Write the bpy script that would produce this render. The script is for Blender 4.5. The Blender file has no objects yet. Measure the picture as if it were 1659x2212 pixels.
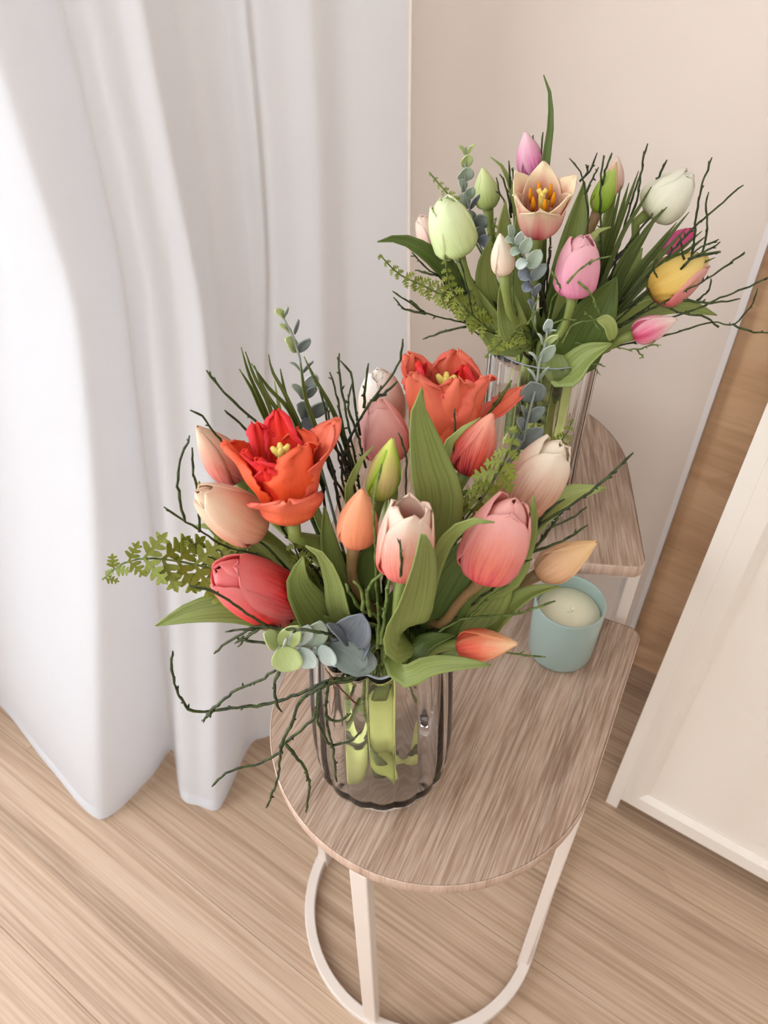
import bpy, math, random
import numpy as np
from mathutils import Vector, Matrix

random.seed(7)
rng = np.random.default_rng(7)
scene = bpy.context.scene
col = scene.collection

# ------------------------------------------------------------------ camera
IW, IH, FPX = 1659, 2212, 1650.0
CAM_H = 1.1667
ROT = np.array([[0.99993, -0.01172, 0.0], [-0.00803, -0.68513, 0.72837], [-0.00854, -0.72832, -0.68518]])
cam_data = bpy.data.cameras.new("camera")
cam = bpy.data.objects.new("camera", cam_data)
col.objects.link(cam)
scene.camera = cam
right, down, fwd = ROT[:, 0], ROT[:, 1], ROT[:, 2]
m = Matrix.Identity(4)
for i in range(3):
    m[i][0], m[i][1], m[i][2] = right[i], -down[i], -fwd[i]
m[2][3] = CAM_H
cam.matrix_world = m
cam_data.sensor_fit = 'VERTICAL'
cam_data.sensor_height = 36.0
cam_data.sensor_width = 27.0
cam_data.lens = 36.0 * FPX / IH
cam_data.clip_start = 0.02
cam_data.dof.use_dof = True
cam_data.dof.focus_distance = 0.56
cam_data.dof.aperture_fstop = 11.0

# ------------------------------------------------------------------ light
world = bpy.data.worlds.new("world")
scene.world = world
world.use_nodes = True
bg = world.node_tree.nodes["Background"]
bg.inputs[0].default_value = (1.0, 0.987, 0.97, 1)
bg.inputs[1].default_value = 0.62


def area_light(name, loc, target, size, size_y, power, color):
    d = bpy.data.lights.new(name, 'AREA')
    d.shape = 'RECTANGLE'
    d.size, d.size_y, d.energy, d.color = size, size_y, power, color
    o = bpy.data.objects.new(name, d)
    col.objects.link(o)
    o.location = loc
    o.rotation_euler = (Vector(target) - Vector(loc)).to_track_quat('-Z', 'Y').to_euler()
    return o


# daylight coming in through the window behind the curtain; plus an added soft light from above, behind the camera
area_light("window_light", (-1.68, 0.38, 0.95), (-0.25, -0.22, 0.75), 1.3, 2.0, 88.0, (0.88, 0.945, 1.0))
area_light("added_soft_light", (-0.9, -1.7, 2.3), (0.1, 0.5, 0.5), 1.6, 1.6, 24.0, (1.0, 0.985, 0.97))

scene.view_settings.view_transform = 'Standard'
scene.view_settings.look = 'None'
scene.view_settings.gamma = 1.0
scene.view_settings.use_curve_mapping = False
scene.view_settings.exposure = 0.32


cy = scene.cycles
cy.max_bounces, cy.diffuse_bounces, cy.glossy_bounces, cy.transmission_bounces, cy.transparent_max_bounces = 20, 3, 2, 18, 8
cy.use_adaptive_sampling = True
cy.adaptive_threshold = 0.06
cy.use_light_tree = False
cy.adaptive_min_samples = 12
cy.caustics_reflective = False


# ------------------------------------------------------------------ helpers
def ray(px, py):
    return ROT @ np.array([(px - IW / 2) / FPX, (py - IH / 2) / FPX, 1.0])


def at(px, py, Y):
    """point at plan distance Y (metres from the camera foot) seen at photo position px, py"""
    r = ray(px, py)
    t = Y / r[1]
    return np.array([r[0] * t, Y, CAM_H + r[2] * t])


def at_z(px, py, z):
    r = ray(px, py)
    t = (z - CAM_H) / r[2]
    return np.array([r[0] * t, r[1] * t, z])


def depth(p):
    return float(fwd @ (np.asarray(p) - np.array([0, 0, CAM_H])))


def px2m(n, p):
    return n * depth(p) / FPX


def unit(v):
    v = np.asarray(v, float)
    return v / (np.linalg.norm(v) + 1e-12)


def spline(pts, n):
    """Catmull-Rom through pts, n samples, even in arc length"""
    P = np.array(pts, float)
    if len(P) == 2:
        t = np.linspace(0, 1, n)[:, None]
        return P[0] * (1 - t) + P[1] * t
    Q = np.vstack([2 * P[0] - P[1], P, 2 * P[-1] - P[-2]])
    out = []
    for i in range(1, len(Q) - 2):
        p0, p1, p2, p3 = Q[i - 1], Q[i], Q[i + 1], Q[i + 2]
        for t in np.linspace(0, 1, 12, endpoint=False):
            out.append(0.5 * ((2 * p1) + (-p0 + p2) * t + (2 * p0 - 5 * p1 + 4 * p2 - p3) * t * t + (-p0 + 3 * p1 - 3 * p2 + p3) * t ** 3))
    out.append(Q[-2])
    out = np.array(out)
    s = np.r_[0, np.cumsum(np.linalg.norm(np.diff(out, axis=0), axis=1))]
    tt = np.linspace(0, s[-1], n)
    return np.stack([np.interp(tt, s, out[:, k]) for k in range(P.shape[1])], 1)


def smooth_interp(u, xs, ys):
    """monotone-ish smooth interpolation of control values"""
    xs, ys = np.array(xs, float), np.array(ys, float)
    d = np.gradient(ys, xs)
    u = np.clip(np.asarray(u, float), xs[0], xs[-1])
    i = np.clip(np.searchsorted(xs, u) - 1, 0, len(xs) - 2)
    h = xs[i + 1] - xs[i]
    t = (u - xs[i]) / h
    return ((2 * t ** 3 - 3 * t ** 2 + 1) * ys[i] + (t ** 3 - 2 * t ** 2 + t) * h * d[i] + (-2 * t ** 3 + 3 * t ** 2) * ys[i + 1] + (t ** 3 - t ** 2) * h * d[i + 1])


def mesh_data(name, verts, faces, mat, uvs=None, smooth=True):
    me = bpy.data.meshes.new(name)
    me.from_pydata([tuple(map(float, v)) for v in verts], [], [tuple(map(int, f)) for f in faces])
    if mat is not None:
        me.materials.append(mat)
    if smooth:
        me.polygons.foreach_set("use_smooth", [True] * len(me.polygons))
    if uvs is not None:
        lay = me.uv_layers.new(name="UVMap")
        li = np.zeros(len(me.loops), dtype=np.int32)
        me.loops.foreach_get("vertex_index", li)
        lay.data.foreach_set("uv", np.asarray(uvs, np.float32)[li].ravel())
    me.update()
    return me


def link(name, me, parent=None):
    o = bpy.data.objects.new(name, me)
    col.objects.link(o)
    if parent is not None:
        o.parent = parent
    return o


def tag(o, label=None, cat=None, group=None, kind=None):
    if label:
        o["label"] = label
    if cat:
        o["category"] = cat
    if group:
        o["group"] = group
    if kind:
        o["kind"] = kind
    return o


def thing(name, label, cat, loc=(0, 0, 0), rz=0.0, group=None):
    o = bpy.data.objects.new(name, None)
    col.objects.link(o)
    o.empty_display_size = 0.02
    o.location = [float(c) for c in loc]
    o.rotation_euler = (0, 0, rz)
    return tag(o, label, cat, group)


def child(name, me, root):
    """mesh given in world coordinates, parented to a thing whose Empty sits at its base"""
    o = link(name, me, root)
    o.matrix_parent_inverse = Matrix.LocRotScale(root.location, root.rotation_euler, None).inverted()
    return o


def grid_faces(nu, nv, close_v=False):
    f = []
    for i in range(nu - 1):
        for j in range(nv - (0 if close_v else 1)):
            k = (j + 1) % nv
            f.append((i * nv + j, i * nv + k, (i + 1) * nv + k, (i + 1) * nv + j))
    return f


def tube_geo(path, radii, sides=7, caps=True):
    P = np.asarray(path, float)
    n = len(P)
    radii = np.broadcast_to(np.asarray(radii, float), (n,))
    T = np.gradient(P, axis=0)
    T /= np.linalg.norm(T, axis=1)[:, None] + 1e-12
    ref = np.array([0.0, 0, 1]) if abs(T[0][2]) < 0.9 else np.array([1.0, 0, 0])
    N = unit(np.cross(T[0], ref))
    V = []
    a = np.linspace(0, 2 * np.pi, sides, endpoint=False)
    for i in range(n):
        N = unit(N - T[i] * (N @ T[i]))
        B = np.cross(T[i], N)
        V.append(P[i] + radii[i] * (np.cos(a)[:, None] * N + np.sin(a)[:, None] * B))
    V = np.vstack(V)
    F = grid_faces(n, sides, True)
    uv = np.stack([np.tile(np.arange(sides) / sides, n), np.repeat(np.linspace(0, 1, n), sides)], 1)
    if caps:
        F.append(tuple(range(sides - 1, -1, -1)))
        F.append(tuple((n - 1) * sides + k for k in range(sides)))
    return V, F, uv


def join(parts):
    V, F, U = [], [], []
    o = 0
    for v, f, u in parts:
        V.append(v)
        F += [tuple(k + o for k in q) for q in f]
        U.append(u if u is not None else np.zeros((len(v), 2)))
        o += len(v)
    return np.vstack(V), F, np.vstack(U)


def box_geo(x0, x1, y0, y1, z0, z1):
    V = np.array([(x, y, z) for z in (z0, z1) for y in (y0, y1) for x in (x0, x1)], float)
    F = [(0, 2, 3, 1), (4, 5, 7, 6), (0, 1, 5, 4), (2, 6, 7, 3), (0, 4, 6, 2), (1, 3, 7, 5)]
    return V, F, None


def bevel(o, w, seg=2):
    b = o.modifiers.new("bevel", 'BEVEL')
    b.width, b.segments, b.limit_method = w, seg, 'ANGLE'
    return o


def solidify(o, t, off=0.0):
    s = o.modifiers.new("solidify", 'SOLIDIFY')
    s.thickness, s.offset = t, off
    return o


# ------------------------------------------------------------------ materials
def srgb(r, g, b):
    def f(c):
        c /= 255.0
        return c / 12.92 if c <= 0.04045 else ((c + 0.055) / 1.055) ** 2.4
    return (f(r), f(g), f(b), 1.0)


class NT:
    def __init__(self, name):
        self.m = bpy.data.materials.new(name)
        self.m.use_nodes = True
        self.t = self.m.node_tree
        self.n = self.t.nodes
        self.b = self.n["Principled BSDF"]
        self.out = self.n["Material Output"]

    def add(self, kind, **kw):
        nd = self.n.new(kind)
        for k, v in kw.items():
            if k.startswith("i_"):
                key = k[2:].replace("_", " ")
                nd.inputs[int(key) if key.isdigit() else key].default_value = v
            else:
                setattr(nd, k, v)
        return nd

    def link(self, a, b):
        self.t.links.new(a, b)

    def ramp(self, fac, stops, interp='LINEAR'):
        r = self.n.new("ShaderNodeValToRGB")
        r.color_ramp.interpolation = interp
        el = r.color_ramp.elements
        while len(el) > 1:
            el.remove(el[-1])
        el[0].position, el[0].color = stops[0]
        for p, c in stops[1:]:
            e = el.new(p)
            e.color = c
        self.link(fac, r.inputs[0])
        return r.outputs[0]

    def mix(self, fac, a, b, mode='MIX'):
        x = self.n.new("ShaderNodeMix")
        x.data_type = 'RGBA'
        x.blend_type = mode
        for s, v in ((x.inputs[0], fac), (x.inputs[6], a), (x.inputs[7], b)):
            if isinstance(v, bpy.types.NodeSocket):
                self.link(v, s)
            else:
                s.default_value = v
        return x.outputs[2]

    def math(self, op, a, b=0.0):
        x = self.n.new("ShaderNodeMath")
        x.operation = op
        for s, v in ((x.inputs[0], a), (x.inputs[1], b)):
            if isinstance(v, bpy.types.NodeSocket):
                self.link(v, s)
            else:
                s.default_value = v
        return x.outputs[0]

    def noise(self, vec, scale, detail=3, rough=0.5, dist=0.0):
        x = self.add("ShaderNodeTexNoise")
        x.inputs["Scale"].default_value = scale
        x.inputs["Detail"].default_value = detail
        x.inputs["Roughness"].default_value = rough
        x.inputs["Distortion"].default_value = dist
        self.link(vec, x.inputs["Vector"])
        return x.outputs[0]

    def mapping(self, vec, scale=(1, 1, 1), loc=None):
        x = self.add("ShaderNodeMapping")
        x.inputs["Scale"].default_value = scale
        if loc is not None:
            self.link(loc, x.inputs["Location"])
        self.link(vec, x.inputs["Vector"])
        return x.outputs[0]

    def bump(self, h, strength, dist=0.001):
        x = self.add("ShaderNodeBump")
        x.inputs["Strength"].default_value = strength
        x.inputs["Distance"].default_value = dist
        self.link(h, x.inputs["Height"])
        self.link(x.outputs[0], self.b.inputs["Normal"])
        return x.outputs[0]

    def translucent(self, color, fac):
        """part of the light passes through a thin petal, leaf or cloth"""
        tr = self.add("ShaderNodeBsdfTranslucent")
        if isinstance(color, bpy.types.NodeSocket):
            self.link(color, tr.inputs[0])
        else:
            tr.inputs[0].default_value = color
        mx = self.add("ShaderNodeMixShader")
        mx.inputs[0].default_value = fac
        self.link(self.b.outputs[0], mx.inputs[1])
        self.link(tr.outputs[0], mx.inputs[2])
        self.link(mx.outputs[0], self.out.inputs[0])

    def base(self, c, rough=0.5, spec=0.5):
        if isinstance(c, bpy.types.NodeSocket):
            self.link(c, self.b.inputs["Base Color"])
        else:
            self.b.inputs["Base Color"].default_value = c
        self.b.inputs["Roughness"].default_value = rough
        self.b.inputs["Specular IOR Level"].default_value = spec


def plain(name, c, rough=0.5, spec=0.5, noise=0.03):
    t = NT(name)
    tc = t.add("ShaderNodeTexCoord")
    n = t.noise(tc.outputs["Object"], 9.0, 4)
    d = tuple(x * (1 - noise * 2) for x in c[:3]) + (1,)
    t.base(t.mix(n, d, c), rough, spec)
    return t.m


def wood(name, dark, mid, light, across, along, streak=(1, 1, 1, 1), streak_amt=0.3, rough=0.5, rings=0.5, axis='Y', vary=0.12):
    """boards whose grain runs along local `axis`"""
    t = NT(name)
    tc = t.add("ShaderNodeTexCoord")
    oi = t.add("ShaderNodeObjectInfo")
    off = t.add("ShaderNodeCombineXYZ")
    t.link(t.math('MULTIPLY', oi.outputs["Random"], 13.7), off.inputs[0])
    t.link(t.math('MULTIPLY', oi.outputs["Random"], 37.1), off.inputs[1])

    def sc(a, b):
        return {'Y': (a, b, a), 'X': (b, a, a), 'Z': (a, a, b)}[axis]
    v1 = t.mapping(tc.outputs["Object"], sc(across, along), off.outputs[0])
    n1 = t.noise(v1, 1.0, 5, 0.6, 0.6)
    v2 = t.mapping(tc.outputs["Object"], sc(across * 9, along * 6), off.outputs[0])
    n2 = t.noise(v2, 1.0, 3, 0.65, 0.3)
    # cathedral figure: distorted rings stretched along the board
    v3 = t.mapping(tc.outputs["Object"], sc(across * 0.35, along * 0.5), off.outputs[0])
    n3 = t.noise(v3, 1.0, 2, 0.4, 0.4)
    r3 = t.math('FRACT', t.math('MULTIPLY', n3, 9.0))
    r3 = t.math('POWER', r3, 3.0)
    c = t.ramp(n1, [(0.28, dark), (0.5, mid), (0.72, light)])
    c = t.mix(t.math('MULTIPLY', r3, rings * 0.45), c, dark)
    s = t.ramp(n2, [(0.42, (0, 0, 0, 1)), (0.62, (1, 1, 1, 1))])
    c = t.mix(t.math('MULTIPLY', s, streak_amt), c, streak)
    d = t.ramp(n2, [(0.3, (1, 1, 1, 1)), (0.44, (0, 0, 0, 1))])
    c = t.mix(t.math('MULTIPLY', d, 0.35), c, dark)
    w = t.math('ADD', 1.0 - vary / 2, t.math('MULTIPLY', oi.outputs["Random"], vary))
    cc = t.add("ShaderNodeCombineColor")
    for k in range(3):
        t.link(w, cc.inputs[k])
    c = t.mix(1.0, c, cc.outputs[0], 'MULTIPLY')
    t.base(c, rough, 0.35)
    t.bump(n2, 0.25, 0.0006)
    return t.m


M = {}
M['floor'] = wood('oak_laminate', srgb(148, 120, 96), srgb(180, 151, 125), srgb(196, 169, 145), 24, 0.6, srgb(214, 190, 166), 0.4, 0.42, 0.9, 'X')
M['table'] = wood('limed_oak', srgb(126, 99, 80), srgb(160, 131, 110), srgb(176, 148, 128), 46, 2.6, srgb(206, 184, 167), 0.55, 0.5, 0.35, 'Y', 0.04)
M['edge'] = wood('edge_band_oak', srgb(164, 132, 112), srgb(188, 158, 138), srgb(204, 176, 158), 60, 4, srgb(230, 203, 184), 0.3, 0.5, 0.1, 'Z', 0.0)
M['clad'] = wood('oak_cladding', srgb(190, 148, 110), srgb(220, 178, 138), srgb(232, 194, 156), 12, 1.6, srgb(232, 192, 152), 0.2, 0.45, 0.8, 'X', 0.0)
M['leg'] = plain('powder_coated_steel', srgb(220, 206, 195), 0.35, 0.5, 0.01)
M['wall'] = plain('white_wall_paint', srgb(224, 209, 196), 0.7, 0.3, 0.01)
M['wall_edge'] = plain('white_edge_strip', srgb(232, 224, 219), 0.5, 0.4, 0.01)
M['lacquer'] = plain('cream_lacquer', srgb(236, 226, 214), 0.35, 0.5, 0.01)
M['window'] = plain('window_frame_white', srgb(235, 235, 235), 0.4, 0.5, 0.01)
M['wax'] = plain('candle_wax', srgb(233, 224, 194), 0.55, 0.4, 0.02)
M['wick'] = plain('cotton_wick', srgb(240, 236, 226), 0.8, 0.2, 0.02)
M['sage'] = plain('sage_frosted_glass', srgb(150, 166, 157), 0.32, 0.5, 0.02)

t = NT('sheer_cloth')
tc = t.add("ShaderNodeTexCoord")
vv = t.mapping(tc.outputs["UV"], (900, 2200, 1))
nz = t.noise(vv, 1.0, 2)
cl = t.mix(nz, srgb(236, 237, 240), srgb(248, 248, 250))
t.base(cl, 0.85, 0.1)
t.bump(nz, 0.08, 0.0004)
t.translucent(srgb(243, 244, 247), 0.55)
M['cloth'] = t.m

t = NT('clear_glass')
t.base((1, 1, 1, 1), 0.0, 0.5)
t.b.inputs["Transmission Weight"].default_value = 1.0
t.b.inputs["IOR"].default_value = 1.32
M['glass'] = t.m

t = NT('ground_glass_rim')
t.base(srgb(196, 204, 208), 0.25, 0.5)
t.b.inputs["Transmission Weight"].default_value = 0.45
M['rim'] = t.m


def leaf_mat(name, base, tip, vein, rough=0.45, trans=0.18):
    t = NT(name)
    tc = t.add("ShaderNodeTexCoord")
    sp = t.add("ShaderNodeSeparateXYZ")
    t.link(tc.outputs["UV"], sp.inputs[0])
    c = t.ramp(sp.outputs[1], [(0.0, base), (0.75, tip), (1.0, tip)])
    n = t.noise(t.mapping(tc.outputs["UV"], (26, 1.6, 1)), 1.0, 3, 0.6)
    s = t.ramp(n, [(0.38, (1, 1, 1, 1)), (0.52, (0, 0, 0, 1))])
    c = t.mix(t.math('MULTIPLY', s, 0.45), c, vein)
    n2 = t.noise(tc.outputs["UV"], 2.5, 3)
    c = t.mix(t.math('MULTIPLY', n2, 0.35), c, tip)
    t.base(c, rough, 0.4)
    t.bump(n, 0.3, 0.0005)
    t.translucent(c, trans)
    return t.m


M['leaf'] = leaf_mat('tulip_leaf', srgb(112, 128, 44), srgb(144, 156, 84), srgb(80, 94, 32))
M['leaf_dark'] = leaf_mat('tulip_leaf_dark', srgb(62, 78, 26), srgb(96, 114, 52), srgb(44, 58, 20))
M['leaf_pale'] = leaf_mat('tulip_leaf_pale', srgb(150, 164, 78), srgb(170, 180, 108), srgb(120, 138, 60))
M['blade'] = leaf_mat('grass_blade', srgb(58, 68, 20), srgb(84, 96, 34), srgb(26, 34, 10), 0.5, 0.1)
M['fern'] = leaf_mat('fern_green', srgb(118, 124, 34), srgb(136, 146, 56), srgb(88, 98, 24), 0.5, 0.12)
EUC = [leaf_mat('eucalyptus_tip', srgb(178, 192, 118), srgb(196, 208, 146), srgb(160, 176, 110), 0.55, 0.15),
       leaf_mat('eucalyptus_sage', srgb(150, 168, 148), srgb(178, 192, 172), srgb(136, 150, 120), 0.55, 0.15),
       leaf_mat('eucalyptus_white', srgb(186, 198, 192), srgb(204, 214, 206), srgb(160, 176, 160), 0.6, 0.15),
       leaf_mat('eucalyptus_grey', srgb(112, 122, 118), srgb(136, 146, 140), srgb(88, 100, 90), 0.6, 0.1),
       leaf_mat('eucalyptus_slate', srgb(96, 104, 114), srgb(134, 140, 150), srgb(70, 78, 84), 0.6, 0.1)]


def stem_mat(name, top, bottom, rough=0.45):
    t = NT(name)
    tc = t.add("ShaderNodeTexCoord")
    sp = t.add("ShaderNodeSeparateXYZ")
    t.link(tc.outputs["UV"], sp.inputs[0])
    c = t.ramp(sp.outputs[1], [(0.0, top), (0.35, top), (0.62, bottom)])
    n = t.noise(t.mapping(tc.outputs["Object"], (1, 1, 0.2)), 300, 3)
    c = t.mix(t.math('MULTIPLY', n, 0.25), c, tuple(x * 0.6 for x in top[:3]) + (1,))
    t.base(c, rough, 0.4)
    return t.m


M['stem'] = stem_mat('tulip_stem', srgb(128, 140, 70), srgb(222, 228, 136))
M['stem_brown'] = stem_mat('tulip_stem_brown', srgb(134, 104, 66), srgb(180, 190, 92))
M['euc_stem'] = stem_mat('eucalyptus_stem', srgb(140, 146, 136), srgb(96, 100, 80))


def twig_mat(name, a, b):
    t = NT(name)
    tc = t.add("ShaderNodeTexCoord")
    n = t.noise(tc.outputs["Object"], 160, 4, 0.6)
    c = t.ramp(n, [(0.35, a), (0.62, b)])
    t.base(c, 0.55, 0.35)
    t.bump(n, 0.4, 0.0005)
    return t.m


M['twig'] = twig_mat('bilberry_twig', srgb(28, 34, 18), srgb(66, 78, 36))
M['twig_light'] = twig_mat('young_bilberry_twig', srgb(66, 82, 32), srgb(116, 132, 66))
M['twig_red'] = twig_mat('red_brown_twig', srgb(70, 38, 24), srgb(120, 72, 46))
M['shaded_bark'] = twig_mat('shade_brown_stem', srgb(22, 20, 14), srgb(58, 48, 32))  # brown stems taken towards black, the bouquets' inner shade put into the colour


def petal_mat(name, base, mid, tip, streak, streak_amt=0.5, edge=None, edge_amt=0.0, rib=None, rib_amt=0.0, trans=0.28, s_top=0.75):
    """u runs across the petal, v from base to tip; painted streaks fade towards the tip"""
    t = NT(name)
    tc = t.add("ShaderNodeTexCoord")
    sp = t.add("ShaderNodeSeparateXYZ")
    t.link(tc.outputs["UV"], sp.inputs[0])
    wob = t.noise(tc.outputs["UV"], 5.0, 3)
    v = t.math('ADD', sp.outputs[1], t.math('MULTIPLY', t.math('SUBTRACT', wob, 0.5), 0.28))
    c = t.ramp(v, [(0.02, base), (0.45, mid), (0.9, tip)])
    n = t.noise(t.mapping(tc.outputs["UV"], (30, 1.1, 1)), 1.0, 3, 0.65)
    s = t.ramp(n, [(0.45, (0, 0, 0, 1)), (0.56, (1, 1, 1, 1))])
    fade = t.ramp(v, [(0.05, (1, 1, 1, 1)), (s_top, (0, 0, 0, 1))])
    c = t.mix(t.math('MULTIPLY', t.math('MULTIPLY', s, fade), streak_amt), c, streak)
    au = t.math('ABSOLUTE', t.math('SUBTRACT', sp.outputs[0], 0.5))
    if edge is not None:
        e = t.ramp(au, [(0.22, (0, 0, 0, 1)), (0.47, (1, 1, 1, 1))])
        c = t.mix(t.math('MULTIPLY', e, edge_amt), c, edge)
    if rib is not None:
        e = t.ramp(au, [(0.0, (1, 1, 1, 1)), (0.16, (0, 0, 0, 1))])
        rf = t.ramp(sp.outputs[1], [(0.3, (1, 1, 1, 1)), (0.85, (0.1, 0.1, 0.1, 1))])
        c = t.mix(t.math('MULTIPLY', t.math('MULTIPLY', e, rf), rib_amt), c, rib)
    t.base(c, 0.5, 0.3)
    t.bump(n, 0.3, 0.0006)
    t.translucent(c, trans)
    return t.m


# ------------------------------------------------------------------ the room
WA = math.radians(-34.8)                     # direction of the white wall, the cabinet front and the floor boards
WX = np.array([math.cos(WA), math.sin(WA), 0.0])      # along the wall, to the right
WN = np.array([-WX[1], WX[0], 0.0])                   # into the wall, away from the room
EDGE = at_z(1338, 1438, 0.0)                 # foot of the white wall's free edge


def wall_pt(s, d, z):
    """s along the wall from its free edge, d behind its face"""
    return EDGE + WX * s + WN * d + np.array([0, 0, z])


def frame_geo(origin, xdir, ydir, g):
    V, F, U = g
    X, Y, Z = np.asarray(xdir), np.asarray(ydir), np.array([0, 0, 1.0])
    return origin + V[:, :1] * X + V[:, 1:2] * Y + V[:, 2:3] * Z, F, U


def local_obj(name, geo, mat, origin, rz, parent=None, smooth=False):
    V, F, U = geo
    o = link(name, mesh_data(name, V, F, mat, U, smooth), parent)
    o.location = [float(c) for c in origin]
    o.rotation_euler = (0, 0, rz)
    return o


# floor: laminate boards, each one an object under the floor
V, F, U = box_geo(-2.2, 2.2, -1.6, 1.6, -0.03, -0.0085)
floor = local_obj("floor", (V, F, U), M['floor'], (0.0, 0.45, 0), WA)
tag(floor, "oak laminate floor laid in diagonal boards", None, None, "structure")
BW, BL = 0.193, 1.28
seam = at_z(412, 1910, 0.0)
c0 = np.array([0.0, 0.45])
sv = (seam[:2] - c0) @ WN[:2]
gap = 0.0002
g = box_geo(gap, BL - gap, gap, BW - gap, -0.008, 0.0)
board_me = mesh_data("floor_board", *g[:2], M['floor'], None, False)
k0 = math.floor((-1.2 - sv) / BW)
for k in range(k0, k0 + 14):
    y = sv + k * BW
    if y > 1.15:
        break
    x = -1.9 + ((k * 0.437) % 1.0) * BL - BL
    while x < 1.7:
        b = bpy.data.objects.new("floor_board", board_me)
        col.objects.link(b)
        b.parent = floor
        b.location = (x, y, 0)
        md = b.modifiers.new("bevel", 'BEVEL')
        md.width, md.segments = 0.0004, 1
        x += BL

# white wall, its pale edge strip and the oak-clad wall beyond it
CORNER_S = -1.02
g = frame_geo(EDGE, WX, WN, box_geo(CORNER_S, 0.0, 0.0, 0.08, 0.0, 2.5))
wall_back = tag(link("wall_back", mesh_data("wall_back", *g[:2], M['wall'], None, False)), "white painted wall behind the flowers", None, None, "structure")
g = frame_geo(EDGE, WX, WN, box_geo(-0.004, 0.0035, -0.001, 0.02, 0.0, 2.5))
tag(link("trim_1", mesh_data("trim_1", *g[:2], M['wall_edge'], None, False)), "pale vertical edge strip closing the white wall", None, None, "structure")
clad = local_obj("wall_right", box_geo(0.0, 1.3, 0.018, 0.08, 0.0, 2.5), M['clad'], EDGE, WA)
tag(clad, "oak clad wall strip between the white wall and the cabinet", None, None, "structure")

# window wall behind the curtain with one tall window
CORNER = wall_pt(CORNER_S, 0.0, 0.0)
LX = -WN                                     # along the window wall, towards the camera
LN = WX                                      # into the room


def left_box(a0, a1, d0, d1, z0, z1):
    return frame_geo(CORNER, LX, LN, box_geo(a0, a1, d0, d1, z0, z1))


g = join([left_box(-0.1, 0.79, -0.14, 0.0, 0, 2.5), left_box(2.2, 2.7, -0.14, 0.0, 0, 2.5), left_box(0.79, 2.2, -0.14, 0.0, 0, 0.06), left_box(0.79, 2.2, -0.14, 0.0, 2.36, 2.5)])
tag(link("wall_left", mesh_data("wall_left", *g[:2], M['wall'], None, False)), "white window wall hidden behind the curtain", None, None, "structure")
g = left_box(-0.0, 2.7, 0.0, 0.012, 0.0, 0.07)
tag(link("baseboard_left", mesh_data("baseboard_left", *g[:2], M['window'], None, False)), "white baseboard below the window behind the curtain", None, None, "structure")
wf = tag(link("window_1", mesh_data("window_1", *join([left_box(0.79, 0.85, -0.12, -0.05, 0.06, 2.36), left_box(2.14, 2.2, -0.12, -0.05, 0.06, 2.36), left_box(1.43, 1.49, -0.12, -0.05, 0.12, 2.30), left_box(0.85, 2.14, -0.12, -0.05, 0.06, 0.12), left_box(0.85, 2.14, -0.12, -0.05, 2.30, 2.36)])[:2], M['window'], None, False)), "tall white window behind the sheer curtain", None, None, "structure")

# ------------------------------------------------------------------ curtain
KX = [  # photo x at the top edge, at mid height (y 900), hem on the floor, plan distance top and middle
    (-260, -60, (-15, 1512), .77, .77), (-140, 70, (105, 1655), .715, .695),
    (-45, 184, (215, 1770), .69, .65), (55, 245, (320, 1684), .715, .675), (130, 300, (372, 1618), .75, .715),
    (190, 345, (392, 1722), .735, .685), (250, 400, (430, 1740), .74, .69), (310, 460, (475, 1745), .735, .685),
    (372, 486, (528, 1630), .775, .735), (420, 508, (548, 1600), .785, .75), (478, 545, (578, 1590), .80, .775),
    (530, 578, (612, 1572), .785, .775), (556, 600, (640, 1500), .84, .83), (610, 645, (690, 1450), .875, .87),
    (668, 700, (735, 1390), .935, .93), (742, 758, (785, 1330), .955, .95), (812, 822, (828, 1262), 1.02, 1.015), (882, 879, (868, 1196), 1.055, 1.06)]


def wall_hit(px, py, d):
    """where a line of sight meets a plane d in front of the white wall"""
    r_, o_ = ray(px, py), np.array([0, 0, CAM_H])
    t_ = ((EDGE - o_) @ WN - d) / (r_ @ WN)
    return o_ + r_ * t_


top, mid, hem = [], [], []
for xt, xm, h, yt, ym in KX:
    top.append(at(xt, 0, yt))
    mid.append(at(xm, 900, ym))
    hem.append(at_z(h[0], h[1], 0.004))
for x_, y_ in ((-.745, .70), (-.77, .60), (-.86, .50), (-.88, .40), (-.99, .30), (-1.02, .18), (-1.13, .06), (-1.17, -.08), (-1.30, -.20), (-1.34, -.35), (-1.46, -.50)):
    for lst, z_ in ((top, 1.08), (mid, 0.55), (hem, 0.004)):      # the cloth runs on along the window, out of the picture
        lst.insert(0, np.array([x_, y_, z_]))
top[-1], mid[-1], hem[-1] = wall_hit(882, 0, 0.004), wall_hit(879, 900, 0.004), wall_hit(870, 1203, 0.004) * np.array([1, 1, 0]) + np.array([0, 0, 0.004])
NU = 290


def cspl(P):
    """through the control points, sampled evenly per span so that the folds stay in step at every height"""
    P = np.array(P)
    Q = np.vstack([2 * P[0] - P[1], P, 2 * P[-1] - P[-2]])
    out = []
    for q in np.linspace(0, len(P) - 1 - 1e-6, NU):
        i = int(q)
        t = q - i
        p0, p1, p2, p3 = Q[i], Q[i + 1], Q[i + 2], Q[i + 3]
        a, b = 0.5 * ((2 * p1) + (-p0 + p2) * t + (2 * p0 - 5 * p1 + 4 * p2 - p3) * t * t + (-p0 + 3 * p1 - 3 * p2 + p3) * t ** 3), p1 * (1 - t) + p2 * t
        out.append(a * 0.75 + b * 0.25)
    return np.array(out)


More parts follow.
